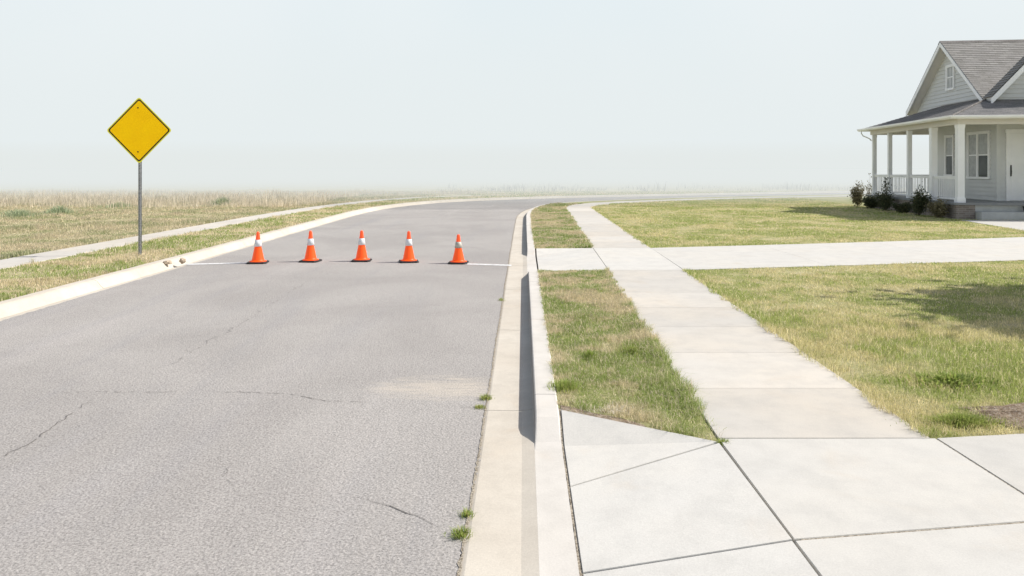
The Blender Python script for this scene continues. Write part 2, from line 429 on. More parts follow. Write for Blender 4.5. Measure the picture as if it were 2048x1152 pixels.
# ------------------------------------------------------------------ concrete slabs
def slabs(name, polys, m, gap=.0015, th=.09, kind='structure'):
    V = []; F = []; R = []
    for poly in polys:
        pts = [Vector((p[0], p[1], p[2] if len(p) > 2 else 0.0)) for p in poly]
        area = sum(pts[i].x * pts[(i + 1) % len(pts)].y - pts[(i + 1) % len(pts)].x * pts[i].y for i in range(len(pts)))
        if area < 0: pts.reverse()
        nn = len(pts)
        def inset(d, dz):
            out = []
            for i in range(nn):
                p = pts[i]; e0 = (p - pts[i - 1]); e1 = (pts[(i + 1) % nn] - p)
                n0 = Vector((-e0.y, e0.x)).normalized(); n1 = Vector((-e1.y, e1.x)).normalized()
                bi = (n0 + n1); L = max(.35, bi.length_squared / 2); q = bi / L / 1.0 * .5 * 2 / 1
                q = bi / (1 + max(-.6, n0.dot(n1)))
                out.append(Vector((p.x + q.x * d, p.y + q.y * d, p.z + dz)))
            return out
        bottom = inset(gap, -th); side = inset(gap, -.005); top = inset(gap + .002, 0)
        base = len(V); V += [tuple(p) for p in bottom + side + top]; r = 1.0 if pts[0].z + pts[1].z + pts[2].z < -.04 else random.random() * .8; R += [r] * (3 * nn)  # sloping aprons take the lightest tint, to offset shading from their tilt
        for k in range(2):
            for i in range(nn):
                F.append((base + k * nn + i, base + k * nn + (i + 1) % nn, base + (k + 1) * nn + (i + 1) % nn, base + (k + 1) * nn + i))
        for t in tessellate_polygon([top]):
            t = list(t); 
            A, B, Cc = (top[t[0]], top[t[1]], top[t[2]])
            if (B - A).cross(Cc - A).z < 0: t.reverse()
            F.append(tuple(base + 2 * nn + k for k in t))
    me = bpy.data.meshes.new(name); me.from_pydata(V, [], F); me.materials.append(m)
    at = me.attributes.new('rnd', 'FLOAT', 'POINT'); at.data.foreach_set('value', R)
    o = bpy.data.objects.new(name, me); C.objects.link(o); o['kind'] = kind; return o
for o in (gut, krb, lk):
    at = o.data.attributes.new('rnd', 'FLOAT', 'POINT'); at.data.foreach_set('value', [.5] * len(o.data.vertices))

WL = lambda y: 1.2 + .036 * y
WR = lambda y: 2.65 + .03 * y
ys = [5.02, 6.16, 7.36, 8.56, 9.76, 10.96, 12.16, 13.36]
walk = [[(WL(a), a), (WL(b), b), (WR(b), b), (WR(a), a)] for a, b in zip(ys, ys[1:])]
ys = [17.1, 18.6, 20.1, 21.6, 23.1, 24.6, 26.1, 27.6, 29.1, 30.6, 32.1, 33.6, 34.6]
walk += [[(WL(a), a), (WL(b), b), (WR(b), b), (WR(a), a)] for a, b in zip(ys, ys[1:])]
il = smooth_line([(WL(34.6), 34.6), (2.62, 36.2), (3.1, 37.9), (4.2, 39.9), (6.3, 42.1), (9.6, 44.6), (13.4, 46.9), (21.5, 50.8), (30, 54.6)], 1.2)
ir = smooth_line([(WR(34.6), 34.6), (3.85, 35.8), (4.3, 37.2), (5.4, 39.2), (7.2, 40.9), (10.3, 43.3), (14.1, 45.6), (22.1, 49.4), (30.6, 53.2)], 1.2)
k = min(len(il), len(ir)); 
walk += [[il[i], il[i + 1], ir[i + 1], ir[i]] for i in range(k - 1)]
slabs('sidewalk', [[(p[0], p[1]) for p in q] for q in walk], M['walk'])
near = [
    [(kb(5.6), 5.62, -.003), (kb(5.4), 5.40, -.058), (kb(5.18), 5.18, -.113), (kb(4.52), 4.53, -.115), (1.365, 4.95, 0), ],
    [(kb(4.5), 4.52, -.115), (kb(3.56), 3.56, -.115), (1.365, 3.645, 0), (1.365, 4.935, 0)],
    [(kb(3.55), 3.55, -.115), (kb(1.6), 1.6, -.115), (1.36, 1.6, 0), (1.36, 3.635, 0)],
    [(1.372, 3.648), (2.83, 3.865), (2.83, 5.015), (1.38, 5.01)],
    [(1.37, 3.635), (1.37, 1.6), (2.83, 1.6), (2.83, 3.85)],
    [(2.84, 3.87), (6.2, 4.38), (6.2, 5.47), (2.84, 5.02)],
    [(2.84, 3.855), (2.84, 1.6), (6.2, 1.6), (6.2, 4.365)],
    [(6.21, 4.38), (10.4, 5.0), (10.4, 6.03), (6.21, 5.475)],
    [(6.21, 4.365), (6.21, 1.6), (10.4, 1.6), (10.4, 4.98)],
    [(kb(1.59), 1.59, -.115), (kb(-3), -3, -.115), (1.36, -3, 0), (1.36, 1.59, 0)],
    [(1.37, 1.59), (1.37, -3), (2.83, -3), (2.83, 1.59)], [(2.84, 1.59), (2.84, -3), (10.4, -3), (10.4, 1.59)],
]
slabs('driveway', near, M['drive'], .002)
DU = lambda x: 17.1 + .225 * (x - 3.1) + .012 * (x - 3.1) ** 2 * .3
DL = lambda x: 13.38 + .205 * (x - 3.05)
far = [[(kb(13.8), 13.8, -.115), (1.72, 13.38, 0), (1.84, 17.07, 0), (kb(16.5), 16.5, -.115)],
       [(kb(13.25), 13.25, 0), (1.72, 13.37, 0), (kb(13.8), 13.79, -.115)], [(kb(16.5), 16.51, -.115), (1.84, 17.08, 0), (kb(17.0), 17.0, 0)],
       [(1.725, 13.37), (3.06, 13.37), (3.17, 17.09), (1.85, 17.09)]]
xs = [3.17, 5.9, 8.9, 11.9, 15.0, 19, 24]
far += [[(a - (.1 if a == 3.17 else 0), DL(a)), (b, DL(b)), (b, DU(b)), (a, DU(a))] for a, b in zip(xs, xs[1:])]
slabs('far_driveway', far, M['drive'])
sheet('joint_bed', [(1.40, -3), (10.3, -3), (10.3, 5.98), (6.2, 5.44), (2.84, 4.99), (1.41, 4.98)], M['joint'], -.005)
sheet('joint_bed', [(1.75, 13.40)] + [(x, DL(x) + .03) for x in (3.1, 8, 14, 23.8)] + [(x, DU(x) - .03) for x in (23.8, 19, 15, 12, 9, 6, 3.2)] + [(1.87, 17.05)], M['joint'], -.005)
sheet('joint_bed', [(WL(y) + .02, y) for y in (5.03, 13.3)] + [(WR(y) - .02, y) for y in (13.3, 5.03)], M['joint'], -.005)
sheet('joint_bed', [(WL(y) + .02, y) for y in (17.2, 34.5)] + [(WR(y) - .02, y) for y in (34.5, 17.2)], M['joint'], -.005)
# dirt lying in the wide joint between kerb and apron
mb = MB(); L = [(kb(y) + random.uniform(-.004, .004), y) for y in np.arange(1.2, 5.7, .05)]
mb2 = [(x - .012 - random.uniform(0, .006), y, -.122 if y < 5.18 else -.122 + (y - 5.18) * .25) for x, y in L] + [(x + .012 + random.uniform(0, .007), y, -.122 if y < 5.18 else -.122 + (y - 5.18) * .25) for x, y in reversed(L)]
sheet('joint_dirt', mb2, M['joint'])
# house walk
hw = [[(15.85, 26.55), (14.98, 22.0), (17.6, 21.7), (18.6, 26.3)], [(14.97, 21.98), (14.45, DU(14.45) + .02), (17.0, DU(17.0) + .02), (17.58, 21.68)]]
slabs('house_walkway', hw, M['drive'])
# field path on the left
lp0 = smooth_line([(-9.28, 2), (-9.22, 12), (-9.1, 20), (-9.0, 28), (-8.8, 33), (-8.4, 37), (-7.6, 41.5), (-6.2, 45.6), (-4.0, 49.0), (0, 51.5)], 1.5)
lp1 = offset(lp0, -.95)
slabs('field_path', [[(a.x, a.y, .004), (b.x, b.y, .004), (d.x, d.y, .004), (c_.x, c_.y, .004)] for a, b, c_, d in zip(lp0, lp0[1:], lp1, lp1[1:])], M['walk'])

# bare soil patches
def blob(cx, cy, rx, ry, seed, n=40):
    R = random.Random(seed); ph = [R.uniform(0, 6.28) for _ in range(4)]
    return [(x, y + .134 * (x - cx)) for x, y in _blob(cx, cy, rx, ry, R, ph, n)]
def _blob(cx, cy, rx, ry, R, ph, n):
    return [(cx + rx * (1 + .12 * math.sin(3 * t + ph[0]) + .08 * math.sin(7 * t + ph[1]) + .05 * math.sin(13 * t + ph[2])) * math.cos(t),
             cy + ry * (1 + .12 * math.sin(4 * t + ph[1]) + .08 * math.sin(9 * t + ph[3])) * math.sin(t)) for t in [2 * PI * i / n for i in range(n)]]
def soil_patch(cx, cy, rx, ry, seed, hgt=.05):
    P = blob(cx, cy, rx, ry, seed, 110); mb = MB(); R = random.Random(seed)
    rings = [[(x, y, -.03) for x, y in P]]
    for f in (.985, .95, .9, .84, .78, .71, .64, .57, .5, .43, .36, .29, .22, .15, .08):
        rings.append([(cx + (x - cx) * f + R.gauss(0, .008), cy + (y - cy) * f + R.gauss(0, .005), -.010 + hgt * (1 - f ** 3) * (.5 + .35 * math.sin(x * 9 + seed) * math.sin(y * 14)) + R.uniform(0, .016)) for x, y in P])
    mb.rings(rings, cap=True)
    return setp(mb.build('soil', M['soil']), kind='structure')
SOILS = [(4.50, 5.58, 1.30, .33, 3), (12.2, DL(12.2) - .22, 2.2, .22, 4)]
for s_ in SOILS: soil_patch(*s_)
sheet('soil', [(.37, 5.60), (.55, 5.475), (.72, 5.37), (.95, 5.215), (.93, 5.30), (.76, 5.47), (.60, 5.56), (.45, 5.70), (.37, 5.74)], M['soil'], -.007)

# ------------------------------------------------------------------ grass blades
def mesh_blades(name, x, y, z, h, w, lean, m, seed=0, az=None, droop=.35, parent=None):
    """every blade = quad + tip triangle, all blades of a patch in one mesh"""
    r = np.random.default_rng(seed); n = len(x)
    th = r.uniform(0, 2 * PI, n); la = r.uniform(0, 2 * PI, n) if az is None else az + r.normal(0, .6, n)
    ln = lean * np.abs(r.normal(.6, .6, n)) * h
    wx, wy = np.cos(th) * w / 2, np.sin(th) * w / 2
    lx, ly = np.cos(la) * ln, np.sin(la) * ln
    zb = z - .01
    V = np.empty((n, 5, 3), np.float32)
    V[:, 0] = np.stack([x - wx, y - wy, zb], 1); V[:, 1] = np.stack([x + wx, y + wy, zb], 1)
    mx, my, mz = x + lx * .35, y + ly * .35, z + h * .6
    V[:, 2] = np.stack([mx + wx * .8, my + wy * .8, mz], 1); V[:, 3] = np.stack([mx - wx * .8, my - wy * .8, mz], 1)
    V[:, 4] = np.stack([x + lx, y + ly, z + h * (1 - droop * np.clip(ln / h, 0, 1))], 1)
    me = bpy.data.meshes.new(name); me.vertices.add(n * 5); me.vertices.foreach_set('co', V.ravel())
    b = (np.arange(n) * 5)[:, None]
    loops = np.concatenate([b + 0, b + 1, b + 2, b + 3, b + 3, b + 2, b + 4], 1).astype(np.int32)
    me.loops.add(n * 7); me.loops.foreach_set('vertex_index', loops.ravel())
    me.polygons.add(n * 2)
    st = np.empty((n, 2), np.int32); st[:, 0] = np.arange(n) * 7; st[:, 1] = st[:, 0] + 4
    tot = np.tile(np.array([4, 3], np.int32), n)
    me.polygons.foreach_set('loop_start', st.ravel()); me.polygons.foreach_set('loop_total', tot)
    me.update(calc_edges=True)
    for nm in ('rnd', 'rnd2'):
        at = me.attributes.new(nm, 'FLOAT', 'POINT'); at.data.foreach_set('value', np.repeat(r.random(n).astype(np.float32), 5))
    me.materials.append(m)
    o = bpy.data.objects.new(name, me); C.objects.link(o)
    if parent: o.parent = parent
    return o
def snoise(x, y, s=1.0, seed=0):
    r = np.random.default_rng(seed); v = 0
    for k in range(6):
        a = r.uniform(0, 2 * PI); f = s * (1.0 + .75 * k) * r.uniform(.8, 1.2)
        v = v + np.sin((x * math.cos(a) + y * math.sin(a)) * f + r.uniform(0, 6.28)) / (1 + .35 * k)
    return v / 2.2
def scatter(n, y0, y1, p, xlo, xhi, seed):
    """depth y drawn so that density falls as y**-p"""
    r = np.random.default_rng(seed); u = r.random(n); q = 2 - p      # width of the view grows with y
    y = (y0 ** q + u * (y1 ** q - y0 ** q)) ** (1 / q) if abs(q) > .01 else y0 * (y1 / y0) ** u
    x = xlo(y) + r.random(n) * (xhi(y) - xlo(y)); return x, y
def interp(L, axis='y', lim=34):
    P = [(p[0], p[1]) for p in L]; yy = np.array([p[1] for p in P]); xx = np.array([p[0] for p in P]); return lambda y: np.interp(y, yy, xx)
rbx = interp([p for p in RB if p.y < 60]); 
def poly_mask(x, y, P):
    P = np.array([(p[0], p[1]) for p in P]); c = np.zeros(len(x), bool); j = len(P) - 1
    for i in range(len(P)):
        xi, yi, xj, yj = *P[i], *P[j]
        cc = ((yi > y) != (yj > y)) & (x < (xj - xi) * (y - yi) / ((yj - yi) or 1e-9) + xi); c ^= cc; j = i
    return c
il_f = interp([(WL(y), y) for y in range(-5, 34)] + [(p.x, p.y) for p in il]); ir_f = interp([(WR(y), y) for y in range(-5, 34)] + [(p.x, p.y) for p in ir])
HOUSE_P = (16.3, 27.3); HA = math.atan(.11)
def to_house(x, y):
    dx, dy = x - HOUSE_P[0], y - HOUSE_P[1]; return dx * math.cos(HA) - dy * math.sin(HA), dx * math.sin(HA) + dy * math.cos(HA)

# right lawn
n = 560000
x, y = scatter(n, 4.9, 54, 1.62, lambda y: ir_f(y) - .09, lambda y: np.minimum(.80 * y + 1.6, 42), 11)
ed = snoise(x, y, 5, 2) * .05 + snoise(x, y, 17, 22) * .03
keep = (x > ir_f(y) - .045 + ed + snoise(x, y, 31, 23) * .02)
dn = 5.03 + .134 * (x - 2.84)
keep &= (y > dn + .0 + ed * .5) & ~((y > DL(x) - .0 + ed * .4) & (y < DU(x) + .03 - ed * .4))
hu, hv = to_house(x, y)
keep &= ~((hu > -.35) & (hv > -.35))
for q in hw: keep &= ~poly_mask(x, y, q)
for i, (cx, cy, rx, ry, sd) in enumerate(SOILS):
    dd = ((x - cx) / rx) ** 2 + ((y - cy - .134 * (x - cx)) / ry) ** 2; keep &= (dd > .82 + .25 * snoise(x, y, 11, 70)) | (rng.random(n) < .04)
bare = snoise(x, y, 2.2, 8) + .5 * snoise(x, y, 6, 9); keep &= (rng.random(n) < np.clip(1.1 - .6 * bare, .2, 1))
x, y = x[keep], y[keep]; n = len(x)
edge = np.clip(1 - (x - ir_f(y)) / .25, 0, 1)
h = (.042 + .018 * snoise(x, y, 1.3, 3) + .040 * edge) * rng.uniform(.5, 1.4, n) * np.where(y < 9, 1.15, .8); h = np.clip(h, .012, .12)
w = .0027 * (np.maximum(y, 5) / 5) ** .95 * rng.uniform(.7, 1.3, n)
o = mesh_blades('lawn_grass', x, y, np.full(n, -.012), h, w, 1.1, M['blades'], 21); setp(o, 'short patchy green and straw lawn grass right of the sidewalk', 'grass', kind='stuff')

# strip between kerb and sidewalk
n = 300000
x, y = scatter(n, 4.95, 39, 1.5, lambda y: rbx(y) - .06, lambda y: il_f(y) + .08, 12)
ed = snoise(x, y, 8, 4) * .05 + snoise(x, y, 21, 44) * .02
keep = (x > rbx(y) + .0 + np.abs(ed) * .7 - .02) & (x < il_f(y) + .015 + ed * .9)
low = 5.62 - (x - .34) * .66                       # edge of the flare
keep &= (y > low + .02) & ~((y > 13.3 + ed) & (y < 17.12 - ed))
bare = snoise(x, y, 3.0, 18) + .7 * snoise(x, y, 8, 19); keep &= (rng.random(n) < np.clip(.95 - .55 * bare, .12, 1))
keep &= ~((y < low + .16 + .05 * snoise(x, y, 9, 5)) & (x < 1.0) & (rng.random(n) < .93))
x, y = x[keep], y[keep]; n = len(x)
h = (.045 + .028 * snoise(x, y, 2.4, 6) + .03 * np.clip(1 - (il_f(y) - x) / .18, 0, 1)) * rng.uniform(.5, 1.45, n); h = np.clip(h, .012, .13)
w = .0027 * (np.maximum(y, 5) / 5) ** .95 * rng.uniform(.7, 1.3, n)
o = mesh_blades('verge_grass', x, y, np.full(n, -.012), h, w, 1.15, M['strip_blades'], 22); setp(o, 'ragged clumpy grass in the strip between kerb and sidewalk', 'grass', kind='stuff')

# left verge and field, lower grass
n = 470000
lbx = interp([p for p in LB if p.y < 120]); px0 = interp([p for p in lp0 if p.y < 50]); px1 = interp([p for p in lp1 if p.y < 50])
x, y = scatter(n, 8.5, 60, 1.3, lambda y: -.80 * y - 1.5, lambda y: lbx(y), 13)
ed = snoise(x, y, 5, 14) * .06 + snoise(x, y, 16, 15) * .03
keep = (x < lbx(y) - .01 + ed * .6)
keep &= ~((x > px1(y) - .01 + ed) & (x < px0(y) + .02 + ed)) | (y > 53)
bare = snoise(x, y, 1.6, 28) + .6 * snoise(x, y, 5, 29); keep &= (rng.random(n) < np.clip(.9 - .5 * bare, .15, 1))
keep &= ~((x > -8.2) & (x < -7.0) & (y > 14.7) & (y < 15.9) & (rng.random(n) < .45))
x, y = x[keep], y[keep]; n = len(x)
strip = (x > px0(y))
h = np.where(strip, .055 + .03 * snoise(x, y, 1.7, 16), .075 + .06 * snoise(x, y, .9, 17)) * rng.uniform(.5, 1.4, n); h = np.clip(h, .02, .25)
w = .0055 * (np.maximum(y, 9) / 9) ** .9 * rng.uniform(.7, 1.3, n)
s_ = strip
o = mesh_blades('verge_grass', x[s_], y[s_], np.full(s_.sum(), -.012), h[s_], w[s_], .7, M['strip_blades'], 23); setp(o, 'green and straw grass between the left kerb and the narrow path', 'grass', kind='stuff')
s_ = ~strip
o = mesh_blades('field_grass', x[s_], y[s_], np.full(s_.sum(), -.012), h[s_], w[s_], .7, M['field_blades'], 24); setp(o, 'dry low field grass beyond the narrow path on the left', 'grass', kind='stuff')

# tall straw grass further out
n = 90000
x, y = scatter(n, 27, 56, .9, lambda y: -.80 * y - 2, lambda y: np.where(y < 52, -10.2 - np.maximum(0, 36 - y) * .5, np.minimum(-10 + (y - 52) * 3.2, lbx(y) - 1.5)), 14)
dens = snoise(x, y, .55, 30) + .5 * snoise(x, y, 1.7, 31)
keep = (rng.random(n) < np.clip(.35 + .5 * dens + (y - 30) / 30, .02, 1)) & (y > 32 + 4 * snoise(x, y, .3, 32))
x, y = x[keep], y[keep]; n = len(x)
h = np.clip((.30 + .20 * snoise(x, y, .9, 33)) * rng.uniform(.5, 1.5, n) * np.clip((y - 24) / 12, .4, 1.0) * np.where(y > 48, .75, 1), .08, .8)
w = .016 * (y / 35) ** .8 * rng.uniform(.6, 1.3, n)
o = mesh_blades('tall_grass', x, y, np.full(n, -.012), h, w, .35, M['tall_blades'], 25); setp(o, 'tall straw coloured grass standing in the hazy field', 'grass', kind='stuff')

# faint leafless scrub beyond the bend, right
n = 5200
r = np.random.default_rng(77); x = r.uniform(-6, 62, n); y = 58 + r.uniform(0, 14, n) + .12 * x
keep = r.random(n) < np.clip(.5 + .6 * snoise(x, y * .3, .5, 60), .05, 1); rbx2 = interp([p for p in RB if p.y < 140]); keep &= (x < lbx(y) - 1) | (x > rbx2(y) + 3)
x, y = x[keep], y[keep]; n = len(x)
h = np.clip((.28 + .30 * snoise(x, y * .3, .7, 61)) * r.uniform(.4, 1.5, n), .15, 1.5); w = r.uniform(.02, .04, n)
o = mesh_blades('dry_scrub', x, y, np.full(n, -.012), h, w, .3, M['scrub'], 26, droop=.05); setp(o, 'faint grey leafless scrub along the road in the haze', 'scrub', kind='stuff')

# ------------------------------------------------------------------ weeds
def weed(name, cx, cy, z, rad, hgt, count, label, m, group=None, seed=1, flat_=1.0, w=.005, ry=None):
    r = np.random.default_rng(seed); a = r.uniform(0, 2 * PI, count); q = np.abs(r.normal(0, .5, count)) * rad
    x = q * np.cos(a); y = q * np.sin(a) * ((ry or rad) / rad)
    root = empty(name, (cx, cy, z))
    h = hgt * r.uniform(.45, 1.15, count) * np.clip(1 - .45 * q / rad, .3, 1)
    o = mesh_blades('leaves', x, y, np.zeros(count), h, np.full(count, w) * r.uniform(.6, 1.4, count), flat_, m, seed + 50, az=a, parent=root)
    setp(root, label, 'weed', group); return root
g = 'weeds sprouting along the asphalt edge'
for i, (px, py, rad, hg, ct, lb) in enumerate((
        (972, 798, .055, .05, 160, 'small green weed on the gutter edge just above the road crack'),
        (960, 816, .05, .035, 120, 'low green weed in the road crack where it meets the gutter'),
        (934, 1032, .04, .04, 110, 'thin weed on the asphalt edge, second nearest to the camera'),
        (922, 1072, .055, .045, 240, 'yellow green weed tuft on the asphalt edge, nearest to the camera'),
        (1003, 601, .07, .05, 70, 'faint dry weed on the asphalt edge just past the stop line end'))):
    p = G2(px, py); weed('gutter_weed', p.x, p.y, ZR + .004, rad, hg, ct, lb, M['weed_blades'], g, 100 + i, 1.2, .004)
p = G2(1447, 883, 0); weed('joint_weed', p.x, p.y, -.01, .05, .035, 130, 'small weed in the sidewalk joint at the corner of the grass strip', M['weed_blades'], None, 120, 1.3)
p = G2(1905, 765, 0); weed('broadleaf_weed', p.x, p.y, -.01, .42, .10, 900, 'dark green broadleaf weed patch in the lawn above the bare soil', M['weed_blades'], None, 121, 1.0, .016, .22)
p = G2(1922, 852, 0); weed('grass_tuft', p.x + .03, p.y + .06, -.01, .36, .09, 2600, 'bright green grass tuft by the driveway corner left of the bare soil', M['weed_blades'], None, 122, .8, .004, .12)
p = G2(1265, 705, 0); weed('verge_weed', p.x, p.y, -.01, .20, .10, 600, 'green weed clump halfway down the strip near the sidewalk edge', M['weed_blades'], None, 123, .8, .005)
p = G2(1130, 775, 0); weed('verge_weed', p.x, p.y, -.01, .16, .09, 500, 'green grass clump in the strip close to the kerb, near its lower end', M['weed_blades'], None, 124, .8, .005)
p = G2(1180, 715, 0); weed('verge_weed', p.x, p.y, -.01, .07, .11, 200, 'small upright green clump in the middle of the grass strip', M['weed_blades'], None, 125, .5, .005)
for i, (px, py, rad, hg, lb) in enumerate((
        (118, 428, .55, .42, 'rounded grey green weed bush in the dry field left of the sign'),
        (40, 434, .9, .38, 'wide low green weed patch at the far left of the field'),
        (446, 410, .6, .5, 'grey green weed bush in the hazy field right of the sign'),
        (240, 414, .9, .3, 'low green weed patch in the field just left of the sign post'))):
    p = G2(px, py, 0); weed('field_weed', p.x, p.y, -.01, rad, hg, 520, lb, M['sage_blades'], 'green weeds in the dry field', 130 + i, .6, .018)

p = G2(1232, 824, 0); weed('dead_grass', p.x, p.y + .02, -.01, .30, .07, 150, 'pale dead grass stalks beside the bare soil at the lower end of the grass strip', M['dead'], None, 126, 2.2, .004, .07)
p = G2(1965, 735, 0); weed('dead_grass', p.x, p.y, -.01, .10, .06, 40, 'small wisp of white dead stalks in the right lawn above the broadleaf weeds', M['dead'], None, 127, 2.2, .004)
# clods at the left kerb
def lump(r, seed):
    bm = bmesh.new(); bmesh.ops.create_icosphere(bm, subdivisions=3, radius=1)
    R = np.random.default_rng(seed)
    from mathutils import noise as mn
    for v in bm.verts:
        d = 1 + .45 * mn.noise(v.co * 1.6 + Vector((seed, 0, 0))) + .2 * mn.noise(v.co * 5 + Vector((0, seed, 0)))
        v.co = Vector((v.co.x * r[0], v.co.y * r[1], v.co.z * r[2])) * d
    return bm
for (px, py, r, lb, sd) in ((334, 528, (.095, .06, .035), 'flat brown clod of dried grass on the left kerb, nearer the sign post', 3), (365, 525, (.06, .06, .05), 'round brown clod of dried grass on the left kerb, nearer the cones', 8)):
    p = G2(px, py, -.05); bm = lump(r, sd); me = bpy.data.meshes.new('clod'); bm.to_mesh(me); bm.free(); me.materials.append(M['clod'])
    o = bpy.data.objects.new('clod', me); C.objects.link(o); o.location = (p.x, p.y, -.03 + r[2] * .3); me.polygons.foreach_set('use_smooth', [True] * len(me.polygons))
    setp(o, lb, 'clod')
# tiny pale litter chips on the road edge
# ------------------------------------------------------------------ traffic cones
def make_cone(dirty=False, h=.64):
    t = empty('traffic_cone')
    mb = MB(); w = .195; b = .03
    def sq(w, z, ch=.045): return [(w - ch, -w, z), (w, -w + ch, z), (w, w - ch, z), (w - ch, w, z), (-w + ch, w, z), (-w, w - ch, z), (-w, -w + ch, z), (-w + ch, -w, z)]
    mb.rings([sq(w, 0), sq(w + .004, .012), sq(w - .002, .026), sq(w - .01, .030)]); mb.build('base', M['rubber'], t)
    s = h / .64
    mb = MB(); mb.lathe([(.168, .0305), (.172, .038), (.160, .046), (.137, .050), (.126, .058), (.120, .075), (.060 + .002, .36 * s), (.0335, .595 * s), (.032, .61 * s), (.027, .628 * s), (.016, .638 * s), (.004, .64 * s)], 40)
    body = mb.build('body', M['cone'], t, smooth=True)
    def rad(z): return .120 + (.0335 - .120) * (z - .075) / (.595 * s - .075)
    z0, z1 = (.34 * s, .475 * s)
    mb = MB(); mb.rings([[(r * math.cos(2 * PI * j / 40), r * math.sin(2 * PI * j / 40), z) for j in range(40)] for r, z in ((rad(z0) + .001, z0), (rad(z0) + .0035, z0 + .001), (rad(z1) + .0035, z1 - .001), (rad(z1) + .001, z1))], cap=False)
    mb.build('reflective_collar', M['collar_dirty' if dirty else 'collar'], t, smooth=True)
    return t
def dup(root):
    r = root.copy(); C.objects.link(r)
    for ch in list(root.children):
        c2 = ch.copy(); C.objects.link(c2); c2.parent = r
        for gch in ch.children:
            d = gch.copy(); C.objects.link(d); d.parent = c2
    return r
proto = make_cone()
labs = ['orange cone with the cleanest white collar, leftmost of the row, nearest the left kerb',
        'orange traffic cone second from the left, between the leftmost and the middle cone',
        'middle orange traffic cone of the row of five across the road',
        'orange traffic cone second from the right, next to the shorter grey collared cone',
        'shortest orange cone with a grimy grey collar, rightmost, beside the right stop line']
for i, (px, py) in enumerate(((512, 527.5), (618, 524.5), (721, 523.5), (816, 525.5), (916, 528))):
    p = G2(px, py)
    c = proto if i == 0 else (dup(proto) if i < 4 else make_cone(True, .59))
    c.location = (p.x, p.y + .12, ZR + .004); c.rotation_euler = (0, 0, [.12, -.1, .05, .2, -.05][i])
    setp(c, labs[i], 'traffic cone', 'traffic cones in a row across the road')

# ------------------------------------------------------------------ warning sign
sg = empty('road_sign', (-7.79, 15.7, -.012), math.radians(-2)); setp(sg, 'blank yellow diamond warning sign with black border on a grey steel post', 'road sign')
# U channel post with holes
mb = MB(); H = 3.15
prof = [(-.036, .012), (-.036, .004), (-.018, .004), (-.014, -.022), (.014, -.022), (.018, .004), (.036, .004), (.036, .012), (.013, .012), (.009, -.014), (-.009, -.014), (-.013, .012)]
mb.rings([[(x, y, z) for x, y in prof] for z in (-.3, H)])
post = mb.build('post', M['galv'], sg)
hole = None
for k in range(46):
    z = .12 + k * .05
    if hole: o = hole.copy(); C.objects.link(o); o.parent = post; o.location = (0, 0, z - .12); continue
    mb = MB(); mb.rings([[(.0055 * math.cos(2 * PI * j / 8), yy, z + .0075 * math.sin(2 * PI * j / 8)) for j in range(8)] for yy in (-.0235, -.0222)])
    hole = mb.build('punched_hole', M['black'], post)
zc = 2.62; hd = .70
def diamond(d, rr, y, n=6):
    """rounded diamond outline: half diagonal d, corner radius rr"""
    out = []
    for k in range(4):
        a = PI / 2 * k; cx, cz = (d - rr * math.sqrt(2)) * math.cos(a), (d - rr * math.sqrt(2)) * math.sin(a)
        for j in range(n + 1):
            b = a - PI / 4 + PI / 2 * j / n; out.append((cx + rr * math.cos(b), y, zc + cz + rr * math.sin(b)))
    return out
mb = MB(); mb.rings([diamond(hd, .055, -.030), diamond(hd, .055, -.033)]); mb.build('panel', M['signrim'], sg)
mb = MB(); mb.rings([diamond(hd - .032, .048, -.033), diamond(hd - .032, .048, -.0345)]); mb.build('border', M['signblack'], sg)
mb = MB(); mb.rings([diamond(hd - .072, .034, -.0345), diamond(hd - .072, .034, -.036)]); mb.build('sign_face', M['sign'], sg)
for dz in (.47, -.45):
    mb = MB(); mb.rings([[(-.02 + r_ * math.cos(2 * PI * j / 12), y_, zc + dz + r_ * math.sin(2 * PI * j / 12)) for j in range(12)] for r_, y_ in ((.016, -.036), (.016, -.042), (.010, -.046))]); mb.build('bolt', M['signblack'], sg)

